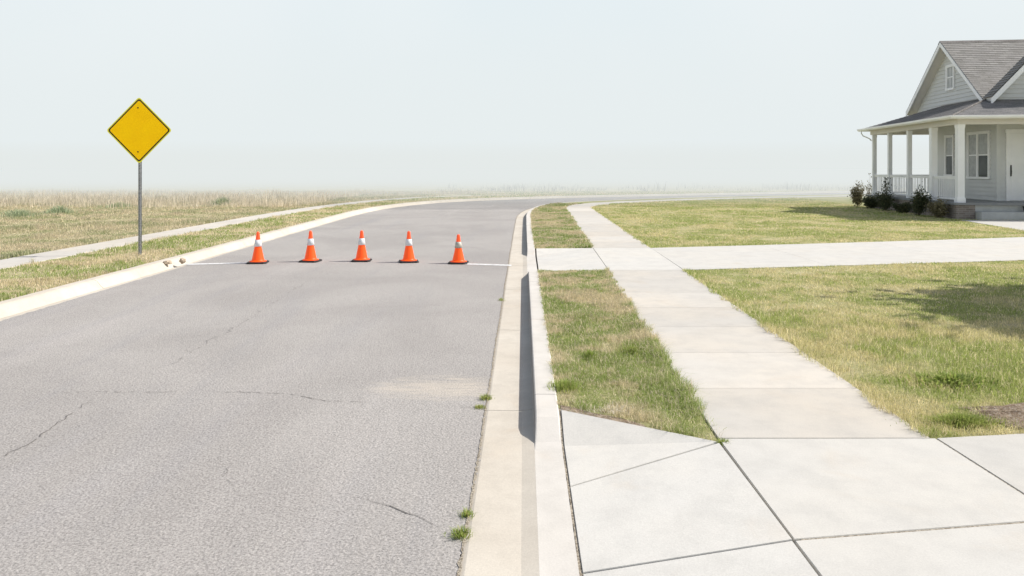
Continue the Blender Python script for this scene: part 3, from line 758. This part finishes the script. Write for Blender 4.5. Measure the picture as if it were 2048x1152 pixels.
# ------------------------------------------------------------------ the house (local u = right, v = back)
H0 = empty('house', (HOUSE_P[0], HOUSE_P[1], 0), -HA)
setp(H0, 'pale grey clapboard house with white wraparound porch and brown shingled gable roofs', 'house')
def courses(name, poly, O, U, V, Nn, exp, proud, m, parent, t0=None):
    """overlapping courses clipped to a convex polygon (s,t); V points up"""
    O, U, V, Nn = Vector(O), Vector(U).normalized(), Vector(V).normalized(), Vector(Nn).normalized()
    mb = MB(); tmin = min(p[1] for p in poly); tmax = max(p[1] for p in poly)
    def clip(P, t, above):
        out = []
        for i in range(len(P)):
            a, b = P[i], P[(i + 1) % len(P)]; ia = (a[1] >= t) if above else (a[1] <= t); ib = (b[1] >= t) if above else (b[1] <= t)
            if ia: out.append(a)
            if ia != ib and abs(b[1] - a[1]) > 1e-9:
                f = (t - a[1]) / (b[1] - a[1]); out.append((a[0] + (b[0] - a[0]) * f, t))
        return out
    k = 0; t = tmin
    while t < tmax - 1e-4:
        te = min(t + exp, tmax); q = clip(clip(poly, t, True), te, False)
        qq = []
        for p in q:
            if not qq or abs(p[0] - qq[-1][0]) + abs(p[1] - qq[-1][1]) > 1e-5: qq.append(p)
        if len(qq) > 2:
            def W(p, extra=0.0):
                d = proud * (1 - (p[1] - t) / exp) + .003
                return O + U * p[0] + V * p[1] + Nn * (d + extra)
            mb.face([W(p) for p in qq], [(p[0], p[1]) for p in qq])
            low = [p for p in qq if abs(p[1] - t) < 1e-4]
            if len(low) >= 2:
                a = min(low, key=lambda p: p[0]); b = max(low, key=lambda p: p[0])
                mb.face([O + U * a[0] + V * t, O + U * b[0] + V * t, W(b), W(a)], [(0, 0)] * 4)
        t = te
    o = mb.build(name, m, parent)
    return o
P0 = H0
# porch base
FZ = .58
mb = MB(); mb.box(-.22, -.22, -.15, .36, 8.62, FZ - .08); mb.box(.36, -.22, -.15, .42, 0.4, FZ - .08); mb.box(.36, 8.4, -.15, 11, 8.62, FZ - .08)
setp(mb.build('foundation', M['brick'], P0), 'brick foundation under the porch')
mb = MB(); mb.box(-.30, -.30, FZ - .08, 11, 8.70, FZ); mb.build('porch_floor', M['floor'], P0)
mb = MB(); mb.box(.42, -.18, -.1, 11, 0.3, FZ - .082); mb.build('porch_riser', M['step'], P0)
mb = MB(); mb.box(.44, -.62, -.1, 5.2, -.182, .27); mb.build('step', M['step'], P0, bevel=.012)
mb = MB(); mb.box(.5, .3, -.1, 11, 8.4, FZ - .085); mb.build('crawl_space', M['step'], P0)
# columns
CV = [(0, .115), (2.15, .11), (4.4, .08), (6.5, .078), (8.38, .08)]
def column(u, v, r, name='column'):
    mb = MB()
    mb.box(u - r * 1.22, v - r * 1.22, FZ, u + r * 1.22, v + r * 1.22, FZ + .16)
    mb.hexa([(u - r * 1.1, v - r * 1.1, FZ + .16), (u + r * 1.1, v - r * 1.1, FZ + .16), (u + r * 1.1, v + r * 1.1, FZ + .16), (u - r * 1.1, v + r * 1.1, FZ + .16)],
            [(u - r, v - r, FZ + .2), (u + r, v - r, FZ + .2), (u + r, v + r, FZ + .2), (u - r, v + r, FZ + .2)])
    mb.box(u - r, v - r, FZ + .2, u + r, v + r, 3.30)
    mb.box(u - r * 1.12, v - r * 1.12, 3.30, u + r * 1.12, v + r * 1.12, 3.42)
    return mb.build(name, M['white'], P0)
for v, r in CV: column(0, v, r)
for u in (3.9, 7.4): column(u, 0, .115)
for u in (2.6, 5.2, 7.8): column(u, 8.38, .08)
# beam
mb = MB(); mb.box(-.14, -.14, 3.42, .14, 8.52, 3.66); mb.box(.14, -.14, 3.42, 11, .14, 3.66); mb.box(.14, 8.26, 3.42, 11, 8.52, 3.66)
mb.build('beam', M['soffit'], P0)
mb = MB(); mb.box(-.42, -.42, 3.663, 11, 8.82, 3.675); mb.build('porch_ceiling', M['soffit'], P0)
# porch roof: slopes with mitred hips
sl = .345; ang = math.atan(sl)
e0 = -.45; v1 = 8.85; zE = 3.70
du = 2.62; rise = du * sl
mb = MB()
a = (e0, e0, zE); b = (e0, v1, zE); c_ = (2.17, v1 - du, zE + rise); d = (2.17, e0 + du, zE + rise)
mb.face([a, d, c_, b]); mb.face([a, (11, e0, zE), (11, e0 + du, zE + rise), d]); mb.face([b, c_, (11, v1 - du, zE + rise), (11, v1, zE)])
mb.face([(e0, e0, zE - .02), (e0, v1, zE - .02), (11, v1, zE - .02), (11, e0, zE - .02)])
proof = mb.build('porch_roof', M['shingle_porch_shade'], P0)
L = du / math.cos(ang)
cs, sn = math.cos(ang), math.sin(ang)
courses('shingles', [(0, 0), (v1 - e0, 0), (v1 - e0 - du, L), (du, L)], (e0, e0, zE + .004), (0, 1, 0), (cs, 0, sn), (-sn, 0, cs), .15, .012, M['shingle_porch_shade'], proof)
courses('shingles', [(0, 0), (11 - e0, 0), (11 - e0, L), (du, L)], (e0, e0, zE + .004), (1, 0, 0), (0, cs, sn), (0, -sn, cs), .15, .012, M['shingle_porch_shade'], proof)
courses('shingles', [(0, 0), (11 - e0, 0), (11 - e0, L), (du, L)], (e0, v1, zE + .004), (1, 0, 0), (0, -cs, sn), (0, sn, cs), .15, .012, M['shingle_porch_shade'], proof)
mb = MB(); mb.tube([(e0, e0, zE + .025), (2.17, e0 + du, zE + rise + .03)], .035, 6); mb.build('hip_cap', M['shingle_porch_shade'], proof)
# fascia and gutters
mb = MB(); mb.box(e0 - .02, e0 - .02, 3.60, e0 + .03, v1 + .02, 3.715); mb.box(e0 + .03, e0 - .02, 3.60, 11, e0 + .03, 3.715); mb.box(e0 + .03, v1 - .03, 3.60, 11, v1 + .02, 3.715)
mb.build('fascia', M['white'], P0)
def gut_prof(sx, sz): return [(0, 0), (-.06, 0), (-.115, .05), (-.125, .115), (-.11, .12), (-.10, .06), (-.055, .02), (0, .02)]
mb = MB(); pr = gut_prof(1, 1)
def pt(o_, z_, k):
    w_ = e0 - .022 + o_
    return [(w_, e0 - .022 + o_, 3.60 + z_), (w_, v1 + .022 - o_, 3.60 + z_)][k]
mb.rings([[pt(o_, z_, k) for o_, z_ in pr] for k in (0, 1)])
mb.rings([[(e0 - .022 + o_, e0 - .022 + o_, 3.60 + z_) for o_, z_ in pr], [(11, e0 - .022 + o_, 3.60 + z_) for o_, z_ in pr]])
gt = mb.build('gutter', M['white'], P0)
mb = MB(); mb.tube([(e0 - .07, v1 - .25, 3.60), (e0 - .07, v1 - .25, 3.50), (e0 + .0, v1 - .29, 3.38), (-.2, v1 - .42, 3.24), (-.125, v1 - .46, 3.14)], .028, 8)
mb.build('downspout', M['white'], gt, smooth=True)
# railings
bal = None
def railing(p, q, sub=True):
    """between two local points, rails and balusters"""
    p, q = Vector(p), Vector(q); d = (q - p); Lr = d.length; d.normalize(); nn = Vector((-d.y, d.x))
    def bar(w, z0, z1):
        a, b, c1, d1 = p - nn * w, q - nn * w, q + nn * w, p + nn * w
        mb.hexa([(*a, z0), (*b, z0), (*c1, z0), (*d1, z0)], [(*a, z1), (*b, z1), (*c1, z1), (*d1, z1)])
    mb = MB(); bar(.045, 1.49, 1.535); bar(.022, 1.43, 1.49); bar(.03, FZ + .09, FZ + .15)
    rl = mb.build('railing', M['white'], P0)
    k = int(Lr / .155)
    if sub:
        for j in range(k):
            t = (j + .5) / k; c1 = p.lerp(q, t); mb = MB(); mb.box(-.012, -.012, FZ + .152, .012, .012, 1.428)
            global bal
            if bal is None: bal = mb.build('baluster', M['white'], rl); o = bal
            else: o = bal.copy(); C.objects.link(o); o.parent = rl
            o.location = (c1.x, c1.y, 0)
for (va, ra), (vb, rb) in zip(CV, CV[1:]): railing((0, va + ra + .003), (0, vb - rb - .003))
railing((.083, 8.38), (2.517, 8.38))
# walls
BU, BV, BB = 2.17, 1.76, 6.95
sid = courses('wall', [(0, 0), (BB - BV, 0), (BB - BV, 3.08), (0, 3.08)], (BU, BV, FZ), (0, 1, 0), (0, 0, 1), (-1, 0, 0), .17, .032, M['siding'], P0)
mb = MB(); mb.box(BU + .001, BV + .001, FZ, 10.9, BB - .001, 4.5); mb.build('wall_core', M['siding'], P0)
courses('wall', [(0, 0), (8.7, 0), (8.7, 3.08), (0, 3.08)], (BU, BV, FZ), (1, 0, 0), (0, 0, 1), (0, -1, 0), .17, .032, M['siding'], P0)
mb = MB(); mb.box(BU - .042, BV - .042, FZ, BU + .08, BV + .0, 3.66); mb.box(BU - .042, BV, FZ, BU, BV + .09, 3.66)
mb.build('corner_board', M['siding'], P0)
# main gable, facing left
EZ = 4.52; ms = 2.80 / 3.56; gu = 1.74; vf, vr, vb = 1.97, 5.53, 9.09
zr = EZ + (vr - vf) * ms
mb = MB()
th = .14
def roofslab(pts, dz=-th):
    mb.hexa([(x, y, z + dz) for x, y, z in pts], pts)
roofslab([(gu, vf, EZ), (11, vf, EZ), (11, vr, zr), (gu, vr, zr)]); roofslab([(gu, vr, zr), (11, vr, zr), (11, vb, EZ), (gu, vb, EZ)])
roof = mb.build('roof', M['soffit'], P0)
ra = math.atan(ms); rc, rs = math.cos(ra), math.sin(ra); RL = (vr - vf) / rc
courses('shingles', [(0, 0), (11 - gu + .03, 0), (11 - gu + .03, RL), (0, RL)], (gu - .03, vf - .04, EZ + .004), (1, 0, 0), (0, rc, rs), (0, -rs, rc), .15, .012, M['shingle'], roof)
courses('shingles', [(0, 0), (11 - gu + .03, 0), (11 - gu + .03, RL), (0, RL)], (gu - .03, vb + .04, EZ + .004), (1, 0, 0), (0, -rc, rs), (0, rs, rc), .15, .012, M['shingle'], roof)
mb = MB(); mb.hexa([(gu - .04, vr - .16, zr - .09), (11, vr - .16, zr - .09), (11, vr, zr + .02), (gu - .04, vr, zr + .02)], [(gu - .04, vr - .16, zr - .065), (11, vr - .16, zr - .065), (11, vr, zr + .05), (gu - .04, vr, zr + .05)])
mb.hexa([(gu - .04, vr, zr + .02), (11, vr, zr + .02), (11, vr + .16, zr - .09), (gu - .04, vr + .16, zr - .09)], [(gu - .04, vr, zr + .05), (11, vr, zr + .05), (11, vr + .16, zr - .065), (gu - .04, vr + .16, zr - .065)])
mb.build('ridge_cap', M['shingle'], roof)
mb = MB()
for s_, ve in ((1, vf), (-1, vb)):
    a = [(gu - .035, ve - s_ * .04, EZ - .23), (gu - .003, ve - s_ * .04, EZ - .23), (gu - .003, vr, zr - .20), (gu - .035, vr, zr - .20)]
    mb.hexa(a, [(x, y, z + .20) for x, y, z in a])
mb.build('rake_board', M['white'], roof)
# gable wall
zb = 4.30
gp = [(vf + .15, zb), (vb - .15, zb), (vb - .15, EZ + .15 * ms - th), (vr, zr - th - .0), (vf + .15, EZ + .15 * ms - th)]
courses('gable_wall', [(p[0], p[1] - zb) for p in gp], (BU, 0, zb), (0, 1, 0), (0, 0, 1), (-1, 0, 0), .17, .032, M['siding'], P0)
mb = MB(); mb.rings([[(u, p[0], p[1]) for p in gp] for u in (BU + .001, BU + .12)]); mb.build('gable_core', M['siding'], P0)
# front cross gable
fs = 1.07; fu0 = 1.73; fp = fu0 + (zr - EZ) / fs; fv = 1.28; fu1 = 2 * fp - fu0
mb = MB()
fb = 1.92
roofslab([(fu0, fv, EZ), (fp, fv, zr), (fp, fb, zr), (fu0, fb, EZ)]); roofslab([(fp, fv, zr), (fu1, fv, EZ), (fu1, fb, EZ), (fp, fb, zr)])
r2 = mb.build('cross_gable_roof', M['soffit'], P0)
fa = math.atan(fs); fc, fsn = math.cos(fa), math.sin(fa); FL = (fp - fu0) / fc
courses('shingles', [(0, 0), (fb - fv + .03, 0), (fb - fv + .03, FL), (0, FL)], (fu0 - .03, fv - .03, EZ + .006), (0, 1, 0), (fc, 0, fsn), (-fsn, 0, fc), .15, .022, M['shingle'], r2)
courses('shingles', [(0, 0), (fb - fv + .03, 0), (fb - fv + .03, FL), (0, FL)], (fu1 + .03, fv - .03, EZ + .006), (0, 1, 0), (-fc, 0, fsn), (fsn, 0, fc), .15, .022, M['shingle'], r2)
mb = MB()
for s_, ue in ((1, fu0), (-1, fu1)):
    a = [(ue - s_ * .04, fv - .04, EZ - .29), (ue - s_ * .04, fv - .003, EZ - .29), (fp, fv - .003, zr - .25), (fp, fv - .04, zr - .25)]
    mb.hexa(a, [(x, y, z + .25) for x, y, z in a])
mb.build('rake_board', M['white'], r2)
gp = [(fu0 + .44, 4.2), (fu1 - .44, 4.2), (fu1 - .44, EZ + .44 * fs - th), (fp, zr - th), (fu0 + .44, EZ + .44 * fs - th)]
courses('gable_wall', [(p[0], p[1] - 4.2) for p in gp], (0, BV, 4.2), (1, 0, 0), (0, 0, 1), (0, -1, 0), .17, .032, M['siding'], P0)
mb = MB(); mb.rings([[(p[0], v, p[1]) for p in gp] for v in (BV + .001, BV + .12)]); mb.build('gable_core', M['siding'], P0)
# windows: on the wall plane u = BU facing left
def window(v0, v1_, z0, z1, two=True, fr=.085, kinds=('blind', 'glass'), label=None, mull=None):
    mb = MB(); u0 = BU - .08; u1 = BU - .001
    mb.box(u0, v0, z0, u1, v0 + fr, z1); mb.box(u0, v1_ - fr, z0, u1, v1_, z1)
    mb.box(u0 - .004, v0 - .02, z1 - fr - .02, u1, v1_ + .02, z1 + .01); mb.box(u0 - .02, v0 - .03, z0 - .02, u1, v1_ + .03, z0 + fr * .8)
    if mull: mb.box(u0 + .002, mull - .05, z0, u1, mull + .05, z1)
    w = mb.build('window', M['white'], P0)
    if label: w['label'] = label
    zm = (z0 + z1) / 2
    spans = [(v0 + fr, v1_ - fr)] if not mull else [(v0 + fr, mull - .05), (mull + .05, v1_ - fr)]
    for i, (a, b) in enumerate(spans):
        mb = MB(); mb.box(BU - .062, a, zm - .025, BU - .04, b, zm + .025); mb.box(BU - .060, a, z0 + .07, BU - .04, a + .03, zm - .025); mb.box(BU - .060, b - .03, z0 + .07, BU - .04, b, zm - .025); mb.box(BU - .060, a, zm + .025, BU - .04, a + .03, z1 - fr - .02); mb.box(BU - .060, b - .03, zm + .025, BU - .04, b, z1 - fr - .02)
        mb.build('sash', M['white'], w)
        k = kinds if not (mull and i == 1) else ('blind', 'blind')
        mb = MB(); mb.box(BU - .046, a + .03, zm + .026, BU - .0385, b - .03, z1 - fr - .021); mb.build('pane', M[k[0]], w)
        mb = MB(); mb.box(BU - .046, a + .03, z0 + .07, BU - .0385, b - .03, zm - .026); mb.build('pane', M[k[1]], w)
    return w
window(5.17, 5.98, 1.50, 3.27, label='narrow sash window on the porch behind the columns')
window(2.25, 3.98, 1.42, 3.30, mull=3.17, label='double sash window nearest the front door')
w = window(5.13, 5.87, 5.24, 6.32, kinds=('blind', 'blind'), label='small upstairs window in the gable')
mb = MB(); mb.box(BU - .055, 5.485, 5.31, BU - .0465, 5.515, 6.23); mb.build('muntin', M['white'], w)
# door on the front wall
mb = MB(); d0, d1 = 2.46, 3.62; f0 = BV - .07
mb.box(d0, f0, FZ, d0 + .11, BV - .001, 3.28); mb.box(d1 - .11, f0, FZ, d1, BV - .001, 3.28); mb.box(d0 - .02, f0 - .01, 3.17, d1 + .02, BV - .001, 3.32)
dr = mb.build('door', M['white'], P0)
mb = MB(); mb.box(d0 + .115, BV - .045, FZ + .02, d1 - .115, BV - .036, 3.165)
for (a, b) in ((0, .36), (.46, .82)):
    for (z0, z1) in ((.75, 1.45), (1.6, 2.9)):
        mb.box(d0 + .115 + .06 + a, BV - .053, z0, d0 + .115 + .06 + a + .30, BV - .0455, z1)
mb.build('door_leaf', M['white'], dr)
mb = MB(); mb.tube([(d0 + .17, BV - .046, 1.86), (d0 + .17, BV - .09, 1.84), (d0 + .17, BV - .10, 1.72), (d0 + .17, BV - .09, 1.60), (d0 + .17, BV - .046, 1.58)], .012, 8); mb.box(d0 + .145, BV - .062, 1.52, d0 + .195, BV - .0455, 1.95)
mb.build('handle', M['black'], dr)
# pot on the step
pt_ = empty('plant_pot', (0, 0, 0)); ca, sa = math.cos(-HA), math.sin(-HA); lu, lv = 2.05, -.40
pt_.location = (HOUSE_P[0] + lu * ca - lv * sa, HOUSE_P[1] + lu * sa + lv * ca, .27); setp(pt_, 'small dark pot standing on the porch step at the right edge', 'pot')
mb = MB(); mb.lathe([(.07, 0), (.10, .15), (.115, .17), (.115, .20), (.10, .20), (.09, .16), (.02, .155)], 20); mb.build('pot_body', M['pot'], pt_, smooth=True)

# ------------------------------------------------------------------ shrubs
def leafmat(name, a, b, tr=.25):
    n = N(name, .6, .25); r = n.attr('rnd'); c = n.mix(r, a, b); n.col(c)
    t_ = n.new('ShaderNodeBsdfTranslucent'); n.put(t_.inputs[0], c); mx = n.new('ShaderNodeMixShader'); mx.inputs[0].default_value = tr
    n.link(n.b.outputs[0], mx.inputs[1]); n.link(t_.outputs[0], mx.inputs[2]); n.link(mx.outputs[0], n.t.nodes['Material Output'].inputs[0]); return n.m
M['leaf_dark'] = leafmat('shrub_leaves', (.045, .065, .03), (.13, .13, .065))
M['leaf_tan'] = leafmat('dry_shrub_leaves', (.13, .12, .06), (.30, .26, .16))
M['leaf_tree'] = leafmat('tree_leaves', (.05, .09, .025), (.11, .15, .045), .06)
def leaves(name, pts, size, m, parent, seed):
    r = np.random.default_rng(seed); n = len(pts)
    a = r.normal(size=(n, 3)); a /= np.linalg.norm(a, axis=1)[:, None]; b = r.normal(size=(n, 3)); b -= (a * b).sum(1)[:, None] * a; b /= np.linalg.norm(b, axis=1)[:, None]
    s = size * r.uniform(.6, 1.4, n)[:, None]; V = np.empty((n, 4, 3), np.float32)
    V[:, 0] = pts - a * s; V[:, 1] = pts + b * s * .5; V[:, 2] = pts + a * s; V[:, 3] = pts - b * s * .5
    me = bpy.data.meshes.new(name); me.from_pydata(V.reshape(-1, 3).tolist(), [], np.arange(n * 4).reshape(n, 4).tolist())
    at = me.attributes.new('rnd', 'FLOAT', 'POINT'); at.data.foreach_set('value', np.repeat(r.random(n).astype(np.float32), 4))
    me.materials.append(m); o = bpy.data.objects.new(name, me); C.objects.link(o); o.parent = parent; return o
def shrub(x, y, w, h, label, m, seed, spire=0.0, nl=2600):
    w *= .92; h *= .95
    r = np.random.default_rng(seed); root = empty('shrub', (x, y, -.01)); setp(root, label, 'shrub', 'shrubs planted along the porch')
    mb = MB(); tips = []
    for k in range(9):
        a = r.uniform(0, 2 * PI); q = r.uniform(.15, .95) * w / 2; hh = h * r.uniform(.55, .9)
        if k == 0 and spire: a, q, hh = 0, .03, h * (1 + spire)
        p = [(0, 0, 0), (q * .3 * math.cos(a), q * .3 * math.sin(a), hh * .45), (q * math.cos(a), q * math.sin(a), hh)]; mb.tube(p, [.012, .009, .004], 5); tips.append(p)
    mb.build('stems', M['twig'], root)
    pts = []
    for p in tips:
        for j in range(nl // 9):
            t = r.uniform(-.2, 1.0); base = np.array(p[1]) * (1 - t) + np.array(p[2]) * t
            pts.append(base + r.normal(size=3) * np.array([w * .12, w * .12, h * .11]))
    pts = np.array(pts); pts[:, 2] = np.abs(pts[:, 2]); leaves('foliage', pts, .04, m, root, seed + 9)
def L2W(u, v): return HOUSE_P[0] + u * math.cos(HA) + v * math.sin(HA), HOUSE_P[1] - u * math.sin(HA) + v * math.cos(HA)
for i, (u, v, w_, h_, lb, mt, sp_) in enumerate((
        (-.55, 9.0, .85, 1.05, 'pale straggly shrub at the far rear corner of the porch, leftmost of the row', 'leaf_tan', .1),
        (-.62, 7.1, .85, .62, 'low dark shrub beneath the rear bay of the porch railing', 'leaf_dark', 0),
        (-.66, 5.2, .80, .85, 'dark shrub with one tall spire beneath the middle of the railing', 'leaf_dark', .65),
        (-.62, 3.5, .75, .45, 'smallest low reddish shrub, between the spired shrub and the taller front one', 'leaf_dark', 0),
        (-.70, 1.75, .85, .92, 'tall pointed dark shrub beneath the front bay of the railing', 'leaf_dark', .2),
        (-.58, .35, .78, .62, 'rounded brown green shrub beside the front corner column, rightmost of the row', 'leaf_tan', .1))):
    X, Y = L2W(u, v); shrub(X, Y, w_, h_, lb, M[mt], 40 + i, sp_)
X, Y = L2W(.2, 9.6); shrub(X, Y, .7, 1.35, 'thin pale shrub poking above the railing behind the porch', M['leaf_tan'], 55, .2, 300)

# tree standing right of the picture; its crown throws the shadow on the near lawn
def tree(x, y, h, cr, label, seed):
    r = np.random.default_rng(seed); root = empty('shade_tree', (x, y, -.01)); setp(root, label, 'tree')
    mb = MB(); mb.tube([(0, 0, 0), (.05, .03, 1.2), (.0, .08, 2.4), (.06, 0, h - 1)], [.16, .12, .10, .04], 10)
    cl = []
    for k in range(26):
        d = r.normal(size=3); d /= np.linalg.norm(d); q = cr * r.uniform(.40, .62)
        c1 = np.array([0, 0, h - cr * .9]) + d * q * np.array([1, 1, .85]); cl.append((c1, cr * r.uniform(.42, .58)))
        mb.tube([(0, .05, 1.6 + .06 * k), tuple(c1 * .5 + np.array([0, 0, .9])), tuple(c1)], [.05, .03, .01], 5)
    mb.build('trunk', M['twig'], root)
    pts = np.concatenate([c1 + np.clip(r.normal(size=(3200, 3)), -1.5, 1.5) * rr * .5 for c1, rr in cl] + [np.array([0, 0, h - cr * .9]) + r.normal(size=(34000, 3)) * cr * .35])
    leaves('crown', pts, .17, M['leaf_tree'], root, seed + 3)
tree(13.3, 10.0, 6.5, 2.3, 'leafy tree standing on the lawn outside the right edge', 5)

# ------------------------------------------------------------------ haze bank over the plain, starts behind the house

HZ = (.80, .855, .862)
def haze(nm, DEN, y0, top, xs, HZ):
  mb = MB(); mb.box(-xs, y0, -.02, xs, 3800 - y0, top)
  hz = bpy.data.materials.new('haze'); hz.use_nodes = True; t = hz.node_tree; t.nodes.clear()
  out = t.nodes.new('ShaderNodeOutputMaterial'); ab = t.nodes.new('ShaderNodeVolumeAbsorption'); em = t.nodes.new('ShaderNodeEmission'); ad = t.nodes.new('ShaderNodeAddShader')
  ab.inputs['Color'].default_value = (0, 0, 0, 1); ab.inputs['Density'].default_value = DEN
  em.inputs['Color'].default_value = (*HZ, 1); em.inputs['Strength'].default_value = DEN
  t.links.new(ab.outputs[0], ad.inputs[0]); t.links.new(em.outputs[0], ad.inputs[1]); t.links.new(ad.outputs[0], out.inputs['Volume'])
  setp(mb.build('haze', hz), kind='structure')
haze('thin', .020, 36.6, 11, 1300, HZ); haze('low', .028, 42, 3.4, 1400, (.765, .795, .77))

# ------------------------------------------------------------------ light, sky
SUN = Vector((1, .14, .99)).normalized()
elev = math.asin(SUN.z); azr = math.atan2(SUN.x, SUN.y)
ld = bpy.data.lights.new('sun', 'SUN'); ld.energy = 5.0; ld.angle = math.radians(.45); ld.color = (1, .955, .89)
lo = bpy.data.objects.new('sun', ld); C.objects.link(lo); lo.rotation_euler = SUN.to_track_quat('Z', 'Y').to_euler()
w = bpy.data.worlds.new('World'); SC.world = w; w.use_nodes = True; t = w.node_tree; t.nodes.clear()
o_ = t.nodes.new('ShaderNodeOutputWorld'); bg = t.nodes.new('ShaderNodeBackground'); bg2 = t.nodes.new('ShaderNodeBackground'); mx = t.nodes.new('ShaderNodeMixShader')
sky = t.nodes.new('ShaderNodeTexSky'); sky.sky_type = 'NISHITA'; sky.sun_disc = False; sky.sun_elevation = elev; sky.sun_rotation = azr
sky.dust_density = 2.5; sky.air_density = 1.0
bg.inputs[1].default_value = .12; t.links.new(sky.outputs[0], bg.inputs[0])
tc = t.nodes.new('ShaderNodeTexCoord'); sp = t.nodes.new('ShaderNodeSeparateXYZ'); t.links.new(tc.outputs['Generated'], sp.inputs[0])
mr = t.nodes.new('ShaderNodeMapRange'); mr.interpolation_type = 'SMOOTHSTEP'; mr.inputs[1].default_value = .22; mr.inputs[2].default_value = .68; t.links.new(sp.outputs[2], mr.inputs[0])
m2 = t.nodes.new('ShaderNodeMapRange'); m2.inputs[1].default_value = .0; m2.inputs[2].default_value = .24; t.links.new(sp.outputs[2], m2.inputs[0])
nz = t.nodes.new('ShaderNodeTexNoise'); nz.inputs['Scale'].default_value = 2.2; nz.inputs['Detail'].default_value = 4; t.links.new(tc.outputs['Generated'], nz.inputs['Vector'])
cm = t.nodes.new('ShaderNodeMix'); cm.data_type = 'RGBA'; t.links.new(m2.outputs[0], cm.inputs[0]); cm.inputs[6].default_value = (*HZ, 1); cm.inputs[7].default_value = (.785, .865, .90, 1)
c2 = t.nodes.new('ShaderNodeMix'); c2.data_type = 'RGBA'; mn2 = t.nodes.new('ShaderNodeMapRange'); mn2.inputs[1].default_value = .35; mn2.inputs[2].default_value = .7; mn2.inputs[4].default_value = .6
t.links.new(nz.outputs[0], mn2.inputs[0]); t.links.new(mn2.outputs[0], c2.inputs[0]); t.links.new(cm.outputs[2], c2.inputs[6]); c2.inputs[7].default_value = (.885, .92, .93, 1)
t.links.new(c2.outputs[2], bg2.inputs[0]); bg2.inputs[1].default_value = 1.0
t.links.new(mr.outputs[0], mx.inputs[0]); t.links.new(bg2.outputs[0], mx.inputs[1]); t.links.new(bg.outputs[0], mx.inputs[2]); t.links.new(mx.outputs[0], o_.inputs[0])

# ------------------------------------------------------------------ camera
cd = bpy.data.cameras.new('camera'); cd.lens = 1500 / 2048 * 36; cd.sensor_width = 36; cd.shift_y = -(576 - 338) / 2048; cd.clip_end = 6000; cd.clip_start = .05
co = bpy.data.objects.new('camera', cd); C.objects.link(co); co.location = (0, 0, 1.8); co.rotation_euler = (PI / 2, 0, 0); SC.camera = co
SC.view_settings.view_transform = 'Standard'; SC.view_settings.look = 'None'; SC.view_settings.exposure = 0
SC.cycles.use_denoising = True; SC.cycles.max_bounces = 6; SC.cycles.diffuse_bounces = 3
